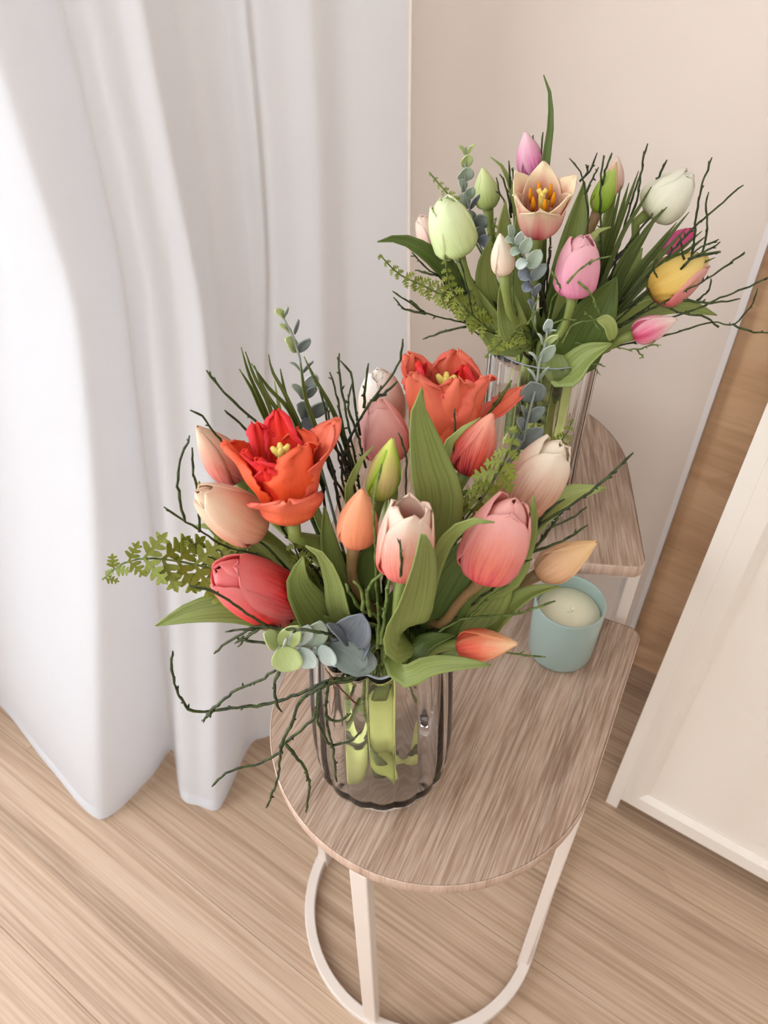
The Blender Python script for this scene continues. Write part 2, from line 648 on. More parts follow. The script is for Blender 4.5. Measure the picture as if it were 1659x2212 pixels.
CT, CM, CH = cspl(top), cspl(mid), cspl(hem)
ceil = CT.copy()
ceil[:, 2] = 2.45
rows = []
NVV = 70
for j in range(NU):
    rows.append(spline([CH[j], CM[j], CT[j], ceil[j]], NVV))
G = np.array(rows)                            # NU x NVV x 3
uvs = np.stack(np.meshgrid(np.linspace(0, 1, NU), np.linspace(0, 1, NVV), indexing='ij'), -1).reshape(-1, 2)
curtain = thing("curtain", "floor-length sheer white curtain in loose folds before the window", "curtain", CH[NU // 2] * np.array([1, 1, 0]))
cp = child("curtain_panel", mesh_data("curtain_panel", G.reshape(-1, 3), grid_faces(NU, NVV), M['cloth'], uvs), curtain)
# the hem: a doubled strip along the lower edge, held a hair in front of the panel
hr = []
for j in range(NU):
    a, b = G[j, 0], G[j, 1]
    d = unit(b - a)
    q = G[min(j + 1, NU - 1), 0] - G[max(j - 1, 0), 0]
    nn = unit(np.cross(d, q))
    if nn @ (np.array([0, 0, CAM_H]) - a) < 0:
        nn = -nn
    hr.append([a + nn * 0.0006, a + d * 0.012 + nn * 0.0012, a + d * 0.025 + nn * 0.0004])
H = np.array(hr)
hemo = child("hem", mesh_data("hem", H.reshape(-1, 3), grid_faces(NU, 3), M['cloth'], uvs.reshape(NU, NVV, 2)[:, :3].reshape(-1, 2)), curtain)

# ------------------------------------------------------------------ nesting tables


def d_outline(R, L, rc, n=44):
    """round end towards -Y around the origin, straight end at y = L with small corner radii"""
    pts = [(R * math.cos(a), R * math.sin(a)) for a in np.linspace(0, -math.pi, n)]
    pts += [(-R + rc - rc * math.cos(a), L - rc + rc * math.sin(a)) for a in np.linspace(0, math.pi / 2, 7)]
    pts += [(R - rc + rc * math.sin(a), L - rc + rc * math.cos(a)) for a in np.linspace(0, math.pi / 2, 7)]
    return np.array(pts)


def offset_poly(P, d):
    c = np.roll(P, -1, 0) - np.roll(P, 1, 0)
    c /= np.linalg.norm(c, axis=1)[:, None]
    n = np.stack([-c[:, 1], c[:, 0]], 1)
    ctr = P.mean(0)
    s = np.sign(((P - ctr) * n).sum(1).mean())
    return P + n * s * d


def prism_geo(P, z0, z1, cham=0.0):
    """closed outline extruded, with a small chamfer at the upper edge"""
    rings = [(offset_poly(P, -0.0008), z0), (P, z0 + 0.001), (P, z1 - cham), (offset_poly(P, -cham * 0.9), z1)] if cham else [(P, z0), (P, z1)]
    V = np.vstack([np.c_[p, np.full(len(p), z)] for p, z in rings])
    n = len(P)
    F = [f for f in grid_faces(len(rings), n, True)]
    F = [tuple(reversed(f)) for f in F]
    F.append(tuple(range(n)))
    F.append(tuple((len(rings) - 1) * n + k for k in range(n - 1, -1, -1)))
    return V, F, None


def square_bar(path, w, h, closed=False):
    """a flat bar w wide and h tall lying along a level path"""
    P = np.asarray(path, float)
    T = (np.roll(P, -1, 0) - np.roll(P, 1, 0)) if closed else np.gradient(P, axis=0)
    T[:, 2] = 0
    T /= np.linalg.norm(T, axis=1)[:, None]
    S = np.stack([T[:, 1], -T[:, 0], np.zeros(len(P))], 1)
    up = np.array([0, 0, 1.0])
    V = []
    for p, s in zip(P, S):
        V += [p - s * w / 2, p + s * w / 2, p + s * w / 2 + up * h, p - s * w / 2 + up * h]
    n = len(P)
    F = []
    for i in range(n if closed else n - 1):
        a, b = i * 4, ((i + 1) % n) * 4
        for k in range(4):
            k2 = (k + 1) % 4
            F.append((a + k, b + k, b + k2, a + k2))
    if not closed:
        F += [(0, 1, 2, 3), tuple(4 * (n - 1) + k for k in (3, 2, 1, 0))]
    return np.array(V), F, None


def make_table(label, C, rz, R, L, h, leg_angles, open_side, rail):
    root = thing("side_table", label, "table", (C[0], C[1], 0), rz, "pair of half-round nesting tables")
    P = d_outline(R, L, 0.014)
    th = 0.016
    top_o = link("tabletop", mesh_data("tabletop", *prism_geo(offset_poly(P, -0.0011), h - th, h, 0.0008)[:2], M['table'], None, False), root)
    a, b = offset_poly(P, -0.001), P
    n = len(P)
    rings = [(a, h - th - 0.0003), (b, h - th + 0.0008), (b, h - 0.0012), (offset_poly(P, -0.0006), h - 0.0001), (a, h - 0.0001)]
    V = np.vstack([np.c_[p, np.full(n, z)] for p, z in rings])
    link("edge_band", mesh_data("edge_band", V, [tuple(reversed(f)) for f in grid_faces(5, n, True)], M['edge'], None, True), root)
    W = 0.018
    RR = R - 0.0066

    def leg(x, y, ang):
        ca, sa = math.cos(ang), math.sin(ang)
        g = box_geo(-W / 2, W / 2, -0.0065, 0.0065, 0.0, h - th)
        V = g[0].copy()
        V[:, 0], V[:, 1] = x + g[0][:, 0] * ca - g[0][:, 1] * sa, y + g[0][:, 0] * sa + g[0][:, 1] * ca
        bevel(link("leg", mesh_data("leg", V, g[1], M['leg'], None, False), root), 0.0016)
    for a in leg_angles:
        x, y = RR * math.cos(a), RR * math.sin(a)
        leg(x, y, a + math.pi / 2)
    for s in (-1, 1):
        leg(s * RR, L - 0.02, math.pi / 2)
    # base bar on the floor
    RR = R - 0.0028
    path = [(-RR, L - 0.02)] + [(-RR, y) for y in np.linspace(L - 0.06, 0.02, 4)] + [(RR * math.cos(a), RR * math.sin(a)) for a in np.linspace(-math.pi, 0, 40)] + [(RR, y) for y in np.linspace(0.02, L - 0.06, 4)] + [(RR, L - 0.02)]
    path = np.array([(x, y, 0.0005) for x, y in path])
    bevel(link("base_bar", mesh_data("base_bar", *square_bar(path + np.array([0, 0, 0]), 0.014, 0.018)[:2], M['leg'], None, False), root), 0.0014)
    # frame under the top
    if rail:
        g = box_geo(-RR, RR, L - 0.026, L - 0.012, h - th - 0.014, h - th)
        bevel(link("apron_rail", mesh_data("apron_rail", *g[:2], M['leg'], None, False), root), 0.0012)
    path[:, :2] *= (R - 0.010) / RR
    path[:, 2] = h - th - 0.009
    link("top_frame", mesh_data("top_frame", *square_bar(path, 0.012, 0.009)[:2], M['leg'], None, False), root)
    return root


FH, BH = 0.5, 0.587
FC = np.array([0.0465, 0.4114])
FA = math.radians(63) - math.pi / 2
BC = np.array([0.1232, 0.7065])
BA = math.radians(-7 - 90) - math.pi / 2
make_table("lower half-round oak table in front carrying the vase of orange tulips and the candle", FC, FA, 0.1612, 0.1985, FH, (math.radians(-90), math.radians(-1), math.radians(-179)), False, False)
make_table("taller half-round oak table by the wall carrying the vase of pale tulips", BC, BA, 0.1665, 0.1600, BH, (math.radians(-90), math.radians(-20), math.radians(-160)), True, True)

# ------------------------------------------------------------------ cabinet
CABO = at_z(1308, 1732, 0.0)
cabinet = thing("cabinet", "white lacquered cabinet with a framed panel door at right", "cabinet", CABO, WA)


def cab_part(name, boxes, bev=0.001, parent=None):
    o = link(name, mesh_data(name, *join([box_geo(*b) for b in boxes])[:2], M['lacquer'], None, False), parent or cabinet)
    if bev:
        bevel(o, bev)
    return o


CH_ = 1.24
CD = 0.222
cab_part("side_panel", [(0.0, 0.0185, 0, CD, 0, CH_)], 0.0003)
cab_part("side_panel", [(0.62, 0.6385, 0, CD, 0, CH_)])
cab_part("cabinet_top", [(-0.006, 0.645, -0.006, CD, CH_, CH_ + 0.02)])
cab_part("back_panel", [(0.0185, 0.62, CD - 0.008, CD, 0.03, CH_)])
cab_part("bottom_panel", [(0.0185, 0.62, 0.004, CD - 0.008, 0.034, 0.048)])
# framed door: stiles and rails around a recessed panel with a sloping moulding
x0, x1, z0, z1, fw, fz, dt = 0.0185, 0.6195, 0.0305, CH_ - 0.004, 0.0225, 0.0277, 0.018
door = cab_part("door", [(x0, x0 + fw, 0.0, dt, z0, z1), (x1 - fw, x1, 0.0, dt, z0, z1), (x0 + fw, x1 - fw, 0.0, dt, z0, z0 + fz), (x0 + fw, x1 - fw, 0.0, dt, z1 - fz, z1)], 0)
xi0, xi1, zi0, zi1 = x0 + fw, x1 - fw, z0 + fz, z1 - fz
mw, md = 0.0095, 0.008
o_ = [(xi0, zi0), (xi1, zi0), (xi1, zi1), (xi0, zi1)]
i_ = [(xi0 + mw, zi0 + mw), (xi1 - mw, zi0 + mw), (xi1 - mw, zi1 - mw), (xi0 + mw, zi1 - mw)]
V = [(x, 0.0, z) for x, z in o_] + [(x, md, z) for x, z in i_] + [(x, md + 0.003, z) for x, z in i_]
F = [(k, (k + 1) % 4, 4 + (k + 1) % 4, 4 + k) for k in range(4)] + [(4 + k, 4 + (k + 1) % 4, 8 + (k + 1) % 4, 8 + k) for k in range(4)]
link("moulding", mesh_data("moulding", V, F, M['lacquer'], None, False), door)
cab_part("door_panel", [(xi0, xi1, md + 0.0025, dt - 0.001, zi0, zi1)], 0, door)

# ------------------------------------------------------------------ candle
KC = np.array([0.1852, 0.4925])
candle = thing("candle", "cream candle in a sage green frosted glass beside the front vase", "candle", (KC[0], KC[1], FH))


def lathe_geo(prof, n=48):
    a = np.linspace(0, 2 * np.pi, n, endpoint=False)
    V = np.vstack([np.c_[r * np.cos(a), r * np.sin(a), np.full(n, z)] for r, z in prof])
    F = grid_faces(len(prof), n, True)
    return V, F, None


KH = 0.079
prof = [(0.0005, 0.0008), (0.028, 0.0008), (0.0322, 0.0022), (0.0333, 0.006), (0.0345, 0.04), (0.0352, KH - 0.001), (0.0348, KH), (0.0335, KH), (0.0331, KH - 0.001), (0.0325, 0.04), (0.031, 0.007), (0.0005, 0.006)]
link("candle_glass", mesh_data("candle_glass", *lathe_geo(prof)[:2], M['sage'], None, True), candle)
prof = [(0.0005, 0.0065), (0.0305, 0.0075), (0.0322, 0.04), (0.03275, KH - 0.018), (0.0318, KH - 0.0165), (0.006, KH - 0.0172), (0.0005, KH - 0.0178)]
wax = link("wax", mesh_data("wax", *lathe_geo(prof)[:2], M['wax'], None, True), candle)
g = tube_geo(np.array([(0.003, 0.0, KH - 0.0185), (0.0035, 0.0005, KH - 0.014), (0.0055, 0.0012, KH - 0.0115)]), 0.0009, 6)
link("wick", mesh_data("wick", *g[:2], M['wick'], None, True), candle)

# ------------------------------------------------------------------ vases


def make_vase(label, C, base_z, prof_o, wall, flutes, amp, wavy, n, rim=0.0):
    root = thing("vase", label, "vase", (C[0], C[1], base_z), 0, "ribbed glass vases")
    a = np.linspace(0, 2 * np.pi, n, endpoint=False)
    H = prof_o[-1][1]
    zs = np.r_[0.0008, 0.002, 0.005, 0.010, np.linspace(0.017, H, 26)]
    ro = smooth_interp(zs, [p[1] for p in prof_o], [p[0] for p in prof_o])
    rows = []
    fl = np.abs(np.sin(a * flutes / 2)) - 0.64          # rounded ribs with sharp grooves
    for r, z in zip(ro, zs):
        k = amp * min(1.0, z / 0.02)
        zz = z + (wavy * np.cos(a * flutes) * max(0.0, (z - H + 0.03) / 0.03))
        rows.append(np.c_[(r + k * fl) * np.cos(a), (r + k * fl) * np.sin(a), np.broadcast_to(zz, a.shape)])
    for q in (0.15, 0.5, 0.85):                        # rounded rim
        r = ro[-1] - wall * q
        zz = H + wall * 0.45 * math.sin(math.pi * q) + wavy * np.cos(a * flutes)
        k = amp * (1 - 0.65 * q)
        rows.append(np.c_[(r + k * fl) * np.cos(a), (r + k * fl) * np.sin(a), np.broadcast_to(zz, a.shape)])
    zi = np.r_[np.linspace(H, 0.018, 20), 0.012, 0.009]
    ri = smooth_interp(zi, [p[1] for p in prof_o], [p[0] for p in prof_o]) - wall
    ri[-2] -= 0.003
    ri[-1] -= 0.012
    for r, z in zip(ri, zi):
        zz = z + (wavy * np.cos(a * flutes) * max(0.0, (z - H + 0.03) / 0.03))
        k = amp * 0.35
        rows.append(np.c_[(r + k * fl) * np.cos(a), (r + k * fl) * np.sin(a), np.broadcast_to(zz, a.shape)])
    V = np.vstack(rows)
    nr = len(rows)
    F = grid_faces(nr, n, True)
    F.append(tuple(range(n - 1, -1, -1)))
    F.append(tuple((nr - 1) * n + k for k in range(n)))
    link("vase_body", mesh_data("vase_body", V, F, M['glass'], None, True), root)
    if rim:                                             # ground and polished lip
        rr = ro[-1] - wall * 0.5 + amp * 0.5 * fl
        P = np.c_[rr * np.cos(a), rr * np.sin(a), H + wall * 0.55 + wavy * np.cos(a * flutes)]
        w = 8
        b = np.linspace(0, 2 * np.pi, w, endpoint=False)
        V = np.vstack([np.c_[(rr + rim * np.cos(q)) * np.cos(a), (rr + rim * np.cos(q)) * np.sin(a), P[:, 2] + rim * 0.7 * np.sin(q)] for q in b])
        F = []
        for i in range(w):
            for j in range(n):
                F.append((i * n + j, i * n + (j + 1) % n, ((i + 1) % w) * n + (j + 1) % n, ((i + 1) % w) * n + j))
        link("rim", mesh_data("rim", V, F, M['rim'], None, True), root)
    return root


FV = dict(c=np.array([-0.004, 0.3700]), z=FH, h=0.207, r=0.050)
BV = dict(c=np.array([0.152, 0.626]), z=BH, h=0.209, r=0.047)
make_vase("clear fluted glass vase with wavy rim on the lower table", FV['c'], FH, [(0.050, 0.0), (0.0575, 0.008), (0.0605, 0.03), (0.0605, 0.10), (0.0575, 0.165), (0.0548, 0.207)], 0.0018, 18, 0.0022, 0.0011, 324, 0.0013)
make_vase("clear finely ribbed glass vase on the taller table", BV['c'], BH, [(0.044, 0.0), (0.049, 0.008), (0.051, 0.03), (0.051, 0.10), (0.0515, 0.155), (0.052, 0.209)], 0.0014, 32, 0.0011, 0.0, 320, 0.0008)


# ------------------------------------------------------------------ plant builders
def vase_path(V, q, spread=None, low=True, rnd=None):
    """points that lead a stem from q down through the mouth of vase V to its floor"""
    rnd = rnd or random
    d = np.array([q[0] - V['c'][0], q[1] - V['c'][1]])
    dist = np.linalg.norm(d)
    u = d / (dist + 1e-9)
    ang = rnd.uniform(-0.5, 0.5)
    u = np.array([u[0] * math.cos(ang) - u[1] * math.sin(ang), u[0] * math.sin(ang) + u[1] * math.cos(ang)])
    rn = min(V['r'] * 0.72, 0.012 + dist * 0.22) * rnd.uniform(0.75, 1.0)
    neck = np.array([V['c'][0] + u[0] * rn, V['c'][1] + u[1] * rn, V['z'] + V['h'] + 0.004])
    sx, sy = rnd.uniform(-.4, .4) * V['r'], rnd.uniform(-.4, .4) * V['r']
    inn = np.array([V['c'][0] + u[0] * rn * 0.3 + sx, V['c'][1] + u[1] * rn * 0.3 + sy, V['z'] + V['h'] * 0.5])
    bot = np.array([V['c'][0] + V['r'] * rnd.uniform(-.6, .45), V['c'][1] + V['r'] * rnd.uniform(-.72, .2), V['z'] + (0.0155 if low else rnd.uniform(0.02, 0.05))])
    return [neck, inn, bot]


def blade_geo(spine, hw, normal, cup=0.25, wave=0.0, seed=0, nv=7, prof=None, curl=0.0):
    """leaf surface along a spine; hw = half width; normal = the side it turns to the light"""
    P = np.asarray(spine, float)
    n = len(P)
    T = np.gradient(P, axis=0)
    T /= np.linalg.norm(T, axis=1)[:, None] + 1e-12
    u = np.linspace(0, 1, n)
    w = hw * (smooth_interp(u, *prof) if prof else smooth_interp(u, [0, .12, .35, .6, .8, .93, 1], [.30, .62, .96, 1.0, .74, .32, .03]))
    w = np.maximum(w, hw * 0.015)
    v = np.linspace(-1, 1, nv)
    r = np.random.default_rng(seed)
    ph = r.uniform(0, 6.28)
    V, U = [], []
    nrm = np.asarray(normal, float)
    for i in range(n):
        nn = nrm[i] if nrm.ndim == 2 else nrm
        N = unit(nn - T[i] * (nn @ T[i]))
        S = np.cross(T[i], N)
        for vv in v:
            lift = cup * w[i] * (abs(vv) ** 1.6) + wave * hw * abs(vv) * math.sin(7 * u[i] + ph + (1.6 if vv > 0 else 0)) - curl * hw * u[i] ** 3 * 0
            V.append(P[i] + S * w[i] * vv * (1 - 0.12 * cup * abs(vv)) + N * lift)
            U.append((vv * 0.5 + 0.5, u[i]))
    return np.array(V), grid_faces(n, nv), np.array(U)


LEAF_N = 18


def leaf_part(root, pts, width_px, V=None, mat='leaf', turn=0.0, cup=0.3, wave=0.12, name="leaf", twist=0.0, prof=None, seed=None):
    """pts: tip first, as (x, y, plan distance); V: the vase the blade runs down into"""
    P = [at(*p) for p in pts]
    if V is not None:
        vp = vase_path(V, P[-1], rnd=random)
        P = P + [vp[0] + np.array([0, 0, 0.004]), vp[1] + np.array([0, 0, 0.02])]
    S = spline(P, LEAF_N + (6 if V is not None else 0))[::-1]
    k = len(S) // 2
    hw = px2m(width_px, P[len(pts) // 2]) / 2 * (1.22 if V is not None else 1.0)
    view = unit(np.array([0, 0, CAM_H]) - S[k])
    T = unit(S[-1] - S[0])
    side = unit(np.cross(T, view))
    n = len(S)
    nr = np.array([math.cos(turn + twist * (i / (n - 1) - 0.5)) * view + math.sin(turn + twist * (i / (n - 1) - 0.5)) * side for i in range(n)])
    if prof is None and V is not None:
        prof = ([0, .18, .36, .58, .78, .92, 1], [.05, .09, .58, 1.0, .90, .46, .03])
    g = blade_geo(S, hw, nr, cup, wave, seed if seed is not None else random.randrange(9999), 7, prof)
    o = child(name, mesh_data(name, g[0], g[1], M[mat] if isinstance(mat, str) else mat, g[2]), root)
    solidify(o, 0.0008)
    return o


PROF = {
    'bud': ([0, .07, .18, .34, .55, .75, .9, 1], [.26, .66, .92, 1.0, .88, .58, .28, .05]),
    'shut': ([0, .07, .18, .34, .56, .76, .91, 1], [.26, .68, .94, 1.0, .95, .76, .52, .34]),
    'cup': ([0, .07, .18, .36, .60, .82, 1], [.25, .70, .95, 1.02, 1.0, .86, .70]),
    'half': ([0, .07, .18, .34, .56, .76, .91, 1], [.26, .70, .96, 1.0, .97, .83, .64, .50]),
    'open': ([0, .08, .22, .42, .65, .85, 1], [.22, .58, .88, 1.0, 1.06, 1.20, 1.38]),
}
PW = ([0, .15, .35, .55, .74, .88, .96, 1], [.34, .66, .94, 1.0, .88, .60, .32, .04])
PW_POINT = ([0, .15, .35, .55, .72, .86, .95, 1], [.34, .66, .96, 1.0, .80, .46, .20, .02])


def petal_geo(L, R, phi, prof, wmax, curv=1.0, ruffle=0.0, jag=0.0, seed=0, pw=PW, nu=18, nv=13, crease=0.0, wave=0.0, lip=0.0):
    r = np.random.default_rng(seed)
    t = np.linspace(0, 1, nu)
    u = 1 - (1 - t) ** 1.25
    rad = R * smooth_interp(u, *prof)
    z = L * u ** 1.05
    hw = R * wmax * smooth_interp(u, *pw)
    if jag:
        hw = hw * (1 + jag * r.uniform(-1, 1, nu) * (u > 0.35))
    V, U = [], []
    ph, ph2 = r.uniform(0, 6.28, 2)
    for i in range(nu):
        rc = max(rad[i] * curv, hw[i] * 0.62, R * 0.12)
        for v in np.linspace(-1, 1, nv):
            th = v * hw[i] / rc
            th = max(-2.0, min(2.0, th))
            rr = (rad[i] - rc) + rc * math.cos(th)
            yy = rc * math.sin(th)
            off = -crease * R * math.exp(-(v / 0.12) ** 2) * math.sin(math.pi * u[i])
            if ruffle:
                off += ruffle * R * abs(v) ** 1.5 * u[i] * math.sin(13 * u[i] + ph + (2.1 if v > 0 else 0)) + 0.7 * ruffle * R * u[i] ** 2 * math.sin(8.5 * v + ph2)
            if lip:
                off += lip * R * (abs(v) ** 4) * u[i] * (1.2 - u[i]) * 2
            if wave:
                off += wave * R * u[i] ** 3 * math.sin(3.1 * v + ph2)
            zz = z[i] - 0.05 * L * (v * v) * u[i] * 0.6
            if jag:
                zz += L * 0.05 * jag * 4 * math.sin(13 * v + ph) * u[i] ** 6
            x = rr + off * math.cos(th)
            y = yy + off * math.sin(th)
            V.append((x * math.cos(phi) - y * math.sin(phi), x * math.sin(phi) + y * math.cos(phi), zz))
            U.append((v * 0.5 + 0.5, u[i]))
    return np.array(V), grid_faces(nu, nv), np.array(U)


def head_frame(base, tip, roll):
    Z = unit(tip - base)
    view = unit(np.array([0, 0, CAM_H]) - base)
    X = unit(view - Z * (view @ Z))
    Y = np.cross(Z, X)
    X2 = math.cos(roll) * X + math.sin(roll) * Y
    return X2, np.cross(Z, X2), Z


def tulip(label, V, base, tip, w, form, mat, roll=0.4, stem='stem', leaves=(), via=(), width=1.0, stamens=False, point=False, sr=0.0033, petal_mats=None, stem_len=0.028):
    """base, tip: (photo x, photo y, plan distance); w: head width in photo pixels"""
    B, Tp = at(*base), at(*tip)
    L = np.linalg.norm(Tp - B)
    R = px2m(w, (B + Tp) / 2) / 2
    X, Y, Z = head_frame(B, Tp, roll)
    vp = vase_path(V, B)
    root = thing("tulip", label, "tulip", vp[-1])
    seed = random.randrange(9999)

    def put(name, g, mt, solid=0.0010):
        P = B + g[0][:, :1] * X + g[0][:, 1:2] * Y + g[0][:, 2:3] * Z
        o = child(name, mesh_data(name, P, g[1], mt, g[2]), root)
        if solid:
            solidify(o, solid)
        return o
    pr = PROF[form]
    pw = PW_POINT if (point or form == 'bud') else PW
    rg = np.random.default_rng(seed)
    for k in range(6):
        inner = k >= 3
        phi = (k % 3) * 2 * math.pi / 3 + (math.pi / 3 if inner else 0) + rg.uniform(-0.08, 0.08)
        sc = (0.92 if inner else 1.0) * rg.uniform(0.97, 1.02)
        ln = L * (1.0 if inner else rg.uniform(0.93, 0.99))
        if form == 'bud':
            ln = L * (0.99 if inner else rg.uniform(0.97, 1.0))
        wm = {'bud': 1.02, 'shut': 1.10, 'half': 1.12, 'cup': 1.10, 'open': 1.08}[form] * width * (1.12 if inner else 1.0)
        pk = pr
        if inner and form in ('shut', 'half'):
            pk = (pr[0], [a * b for a, b in zip(pr[1], [1, 1, 1, 1, .97, .86, .62, .2])])
        mt = petal_mats[k] if petal_mats else mat
        put("petal", petal_geo(ln, R * sc, phi, pk, wm, 1.0 if form != 'open' else 0.85, 0.0, 0.0, seed + k, pw, crease=0.03 if form != 'bud' else 0.02, wave=0.07 if form in ('cup', 'open') else (0.04 if form in ('shut', 'half') else 0.0), lip=0.0 if inner else 0.07), mt)
    if stamens:
        make_stamens(root, B, X, Y, Z, L, R)
    # stem
    pts = [B + Z * 0.002, B - Z * stem_len * 0.5] + [at(*p) for p in via]
    if not via:
        pts.append(B - unit(0.6 * Z + 0.4 * unit(B - vp[0])) * stem_len * 1.5)
    pts += vp
    S = spline(pts, 26)
    rr = np.linspace(sr, sr * 1.35, 26)
    rr[0] = sr * 1.5
    rr[1] = sr * 1.2
    g = tube_geo(S, rr, 9)
    child("stem", mesh_data("stem", *g[:2], M[stem], g[2]), root)
    for lf in leaves:
        leaf_part(root, **lf)
    return root


M['anther'] = plain('anther_orange', srgb(232, 148, 20), 0.7, 0.2, 0.1)
M['pistil'] = plain('pistil_yellow', srgb(232, 208, 110), 0.5, 0.3, 0.05)


def make_stamens(root, B, X, Y, Z, L, R):
    def wp(x, y, z):
        return B + X * x + Y * y + Z * z
    g = [tube_geo([wp(0, 0, 0.12 * L), wp(0, 0, 0.6 * L), wp(0, 0, 0.80 * L)], [R * 0.13, R * 0.12, R * 0.15], 8)]
    for k in range(3):
        a = k * 2.094
        g.append(tube_geo([wp(0, 0, 0.77 * L), wp(R * 0.18 * math.cos(a), R * 0.18 * math.sin(a), 0.85 * L), wp(R * 0.24 * math.cos(a), R * 0.24 * math.sin(a), 0.81 * L)], [R * 0.1, R * 0.11, R * 0.05], 6))
    v = join(g)
    child("pistil", mesh_data("pistil", *v[:2], M['pistil'], v[2]), root)
    for k in range(6):
        a = k * math.pi / 3 + 0.3
        c, s = math.cos(a), math.sin(a)
        g = tube_geo([wp(R * .25 * c, R * .25 * s, 0.15 * L), wp(R * .42 * c, R * .42 * s, 0.55 * L), wp(R * .46 * c, R * .46 * s, 0.62 * L)], [R * 0.04] * 3, 6)
        st = child("stamen", mesh_data("stamen", *g[:2], M['pistil'], g[2]), root)
        g = tube_geo([wp(R * .44 * c, R * .44 * s, 0.58 * L), wp(R * .47 * c, R * .47 * s, 0.72 * L), wp(R * .50 * c, R * .50 * s, 0.86 * L)], [R * 0.06, R * 0.11, R * 0.04], 6)
        an = link("anther", mesh_data("anther", *g[:2], M['anther'], g[2]), st)
        an.matrix_parent_inverse = Matrix.Identity(4)


def parrot_tulip(label, V, base, axis, R, L, petals, mat_in, mat_out, leaves=(), via=(), stem='stem', mat_c=None):
    """wide ruffled bloom; petals: (angle, lean, length factor, width factor, inner?) around the axis"""
    B = at(*base)
    Z = unit(axis)
    view = unit(np.array([0, 0, CAM_H]) - B)
    X = unit(view - Z * (view @ Z))
    Y = np.cross(Z, X)
    vp = vase_path(V, B)
    root = thing("tulip", label, "tulip", vp[-1])
    for k, (phi, lean, lf, wf, inner) in enumerate(petals):
        a = lean
        prof = ([0, .1, .25, .45, .65, .85, 1], [.2, .52, .8, .92 + .1 * a, .98 + .35 * a, 1.0 + .75 * a, 1.0 + 1.25 * a])
        g = petal_geo(L * lf, R * (0.8 if inner is True else 1.0), phi, prof, 0.92 * wf, 0.9, 0.20, 0.10, 100 + k * 7, ([0, .12, .3, .55, .75, .88, .96, 1], [.4, .66, .92, 1.05, 1.02, .82, .52, .18]), 26, 17, 0.05)
        P = B + g[0][:, :1] * X + g[0][:, 1:2] * Y + g[0][:, 2:3] * Z
        o = child("petal", mesh_data("petal", P, g[1], {'c': mat_c or mat_out, True: mat_in, False: mat_out}[inner], g[2]), root)
        solidify(o, 0.0008)

    def wp(x, y, z):
        return B + X * x + Y * y + Z * z
    g = [tube_geo([wp(0, 0, 0.1 * L), wp(0, 0, 0.62 * L), wp(0, 0, 0.80 * L)], [R * .12, R * .12, R * .15], 8)]
    for k in range(4):
        a = k * 1.57
        g.append(tube_geo([wp(0, 0, .76 * L), wp(R * .18 * math.cos(a), R * .18 * math.sin(a), .87 * L), wp(R * .26 * math.cos(a), R * .26 * math.sin(a), .91 * L)], [R * .10, R * .11, R * .06], 6))
    v = join(g)
    child("pistil", mesh_data("pistil", *v[:2], M['pistil'], v[2]), root)
    pts = [B + Z * 0.003, B - Z * 0.014] + ([at(*p) for p in via] if via else [B - Z * 0.045]) + vp
    g = tube_geo(spline(pts, 26), 0.0045, 9)
    child("stem", mesh_data("stem", *g[:2], M[stem], g[2]), root)
    for lf in leaves:
        leaf_part(root, **lf)
    return root


def twig_geo(P, r0, r1, kink=0.0012, buds=True, seed=0):
    """knotty little branch from its foot to its tip"""
    r = np.random.default_rng(seed)
    Lp = np.linalg.norm(np.diff(P, axis=0), axis=1).sum()
    n = max(8, int(Lp / 0.0045))
    S = spline(P, n)
    S[1:-1] += r.normal(0, kink, (n - 2, 3))
    rad = np.linspace(r0, r1, n) * (1 + 0.16 * r.uniform(-1, 1, n))
    rad[-1] = r1 * 0.6
    parts = [tube_geo(S, rad, 6)]
    if buds:
        for i in range(2, n - 1):
            if r.random() < 0.42:
                d = unit(unit(S[i + 1 if i + 1 < n else i] - S[i - 1]) * 1.2 + r.normal(0, 0.6, 3))
                l = r.uniform(0.0022, 0.0045)
                parts.append(tube_geo([S[i], S[i] + d * l * .6, S[i] + d * l], [rad[i] * .8, rad[i] * .75, rad[i] * .15], 5))
    return join(parts)


def branch(label, V, lines, mat='twig', r=0.0016, cat="twig", name="bilberry_branch", sub=None, to_vase=True, Y=None, kink=0.0010, group=None):
    """lines: photo polylines, foot first, each (x, y, plan distance); the first one runs on into the vase"""
    P0 = [at(*p) for p in lines[0]]
    vp = vase_path(V, P0[0], low=False)
    root = thing(name, label, cat, vp[-1], 0, group)
    for k, ln in enumerate(lines):
        P = [at(*p) for p in ln]
        if k == 0 and to_vase:
            P = vp[::-1] + P
        g = twig_geo(np.array(P), r * (0.95 if k == 0 else 0.72), r * 0.5, kink * 0.32, True, random.randrange(9999))
        child("branch_stem" if k == 0 else "side_twig", mesh_data("twig", *g[:2], M[mat], g[2]), root)
    return root


def blades(label, V, tips, width_px=9, mat='blade', name="grass_tuft", cat="grass"):
    """tuft of narrow pointed blades; each polyline is tip first and ends near the tuft's foot"""
    foot = at(*tips[0][-1])
    vp = vase_path(V, foot, low=False)
    root = thing(name, label, cat, vp[-1])
    S = spline([foot, vp[0], vp[1], vp[2]], 14)
    g = tube_geo(S, 0.0022, 6)
    child("stem", mesh_data("stem", *g[:2], M['twig'], g[2]), root)
    for ln in tips:
        leaf_part(root, ln, width_px, None, mat, random.uniform(-.6, .6), 0.35, 0.05, "blade", random.uniform(-.5, .5), ([0, .1, .4, .7, .9, 1], [.8, 1, 1, .8, .45, .05]))
    return root


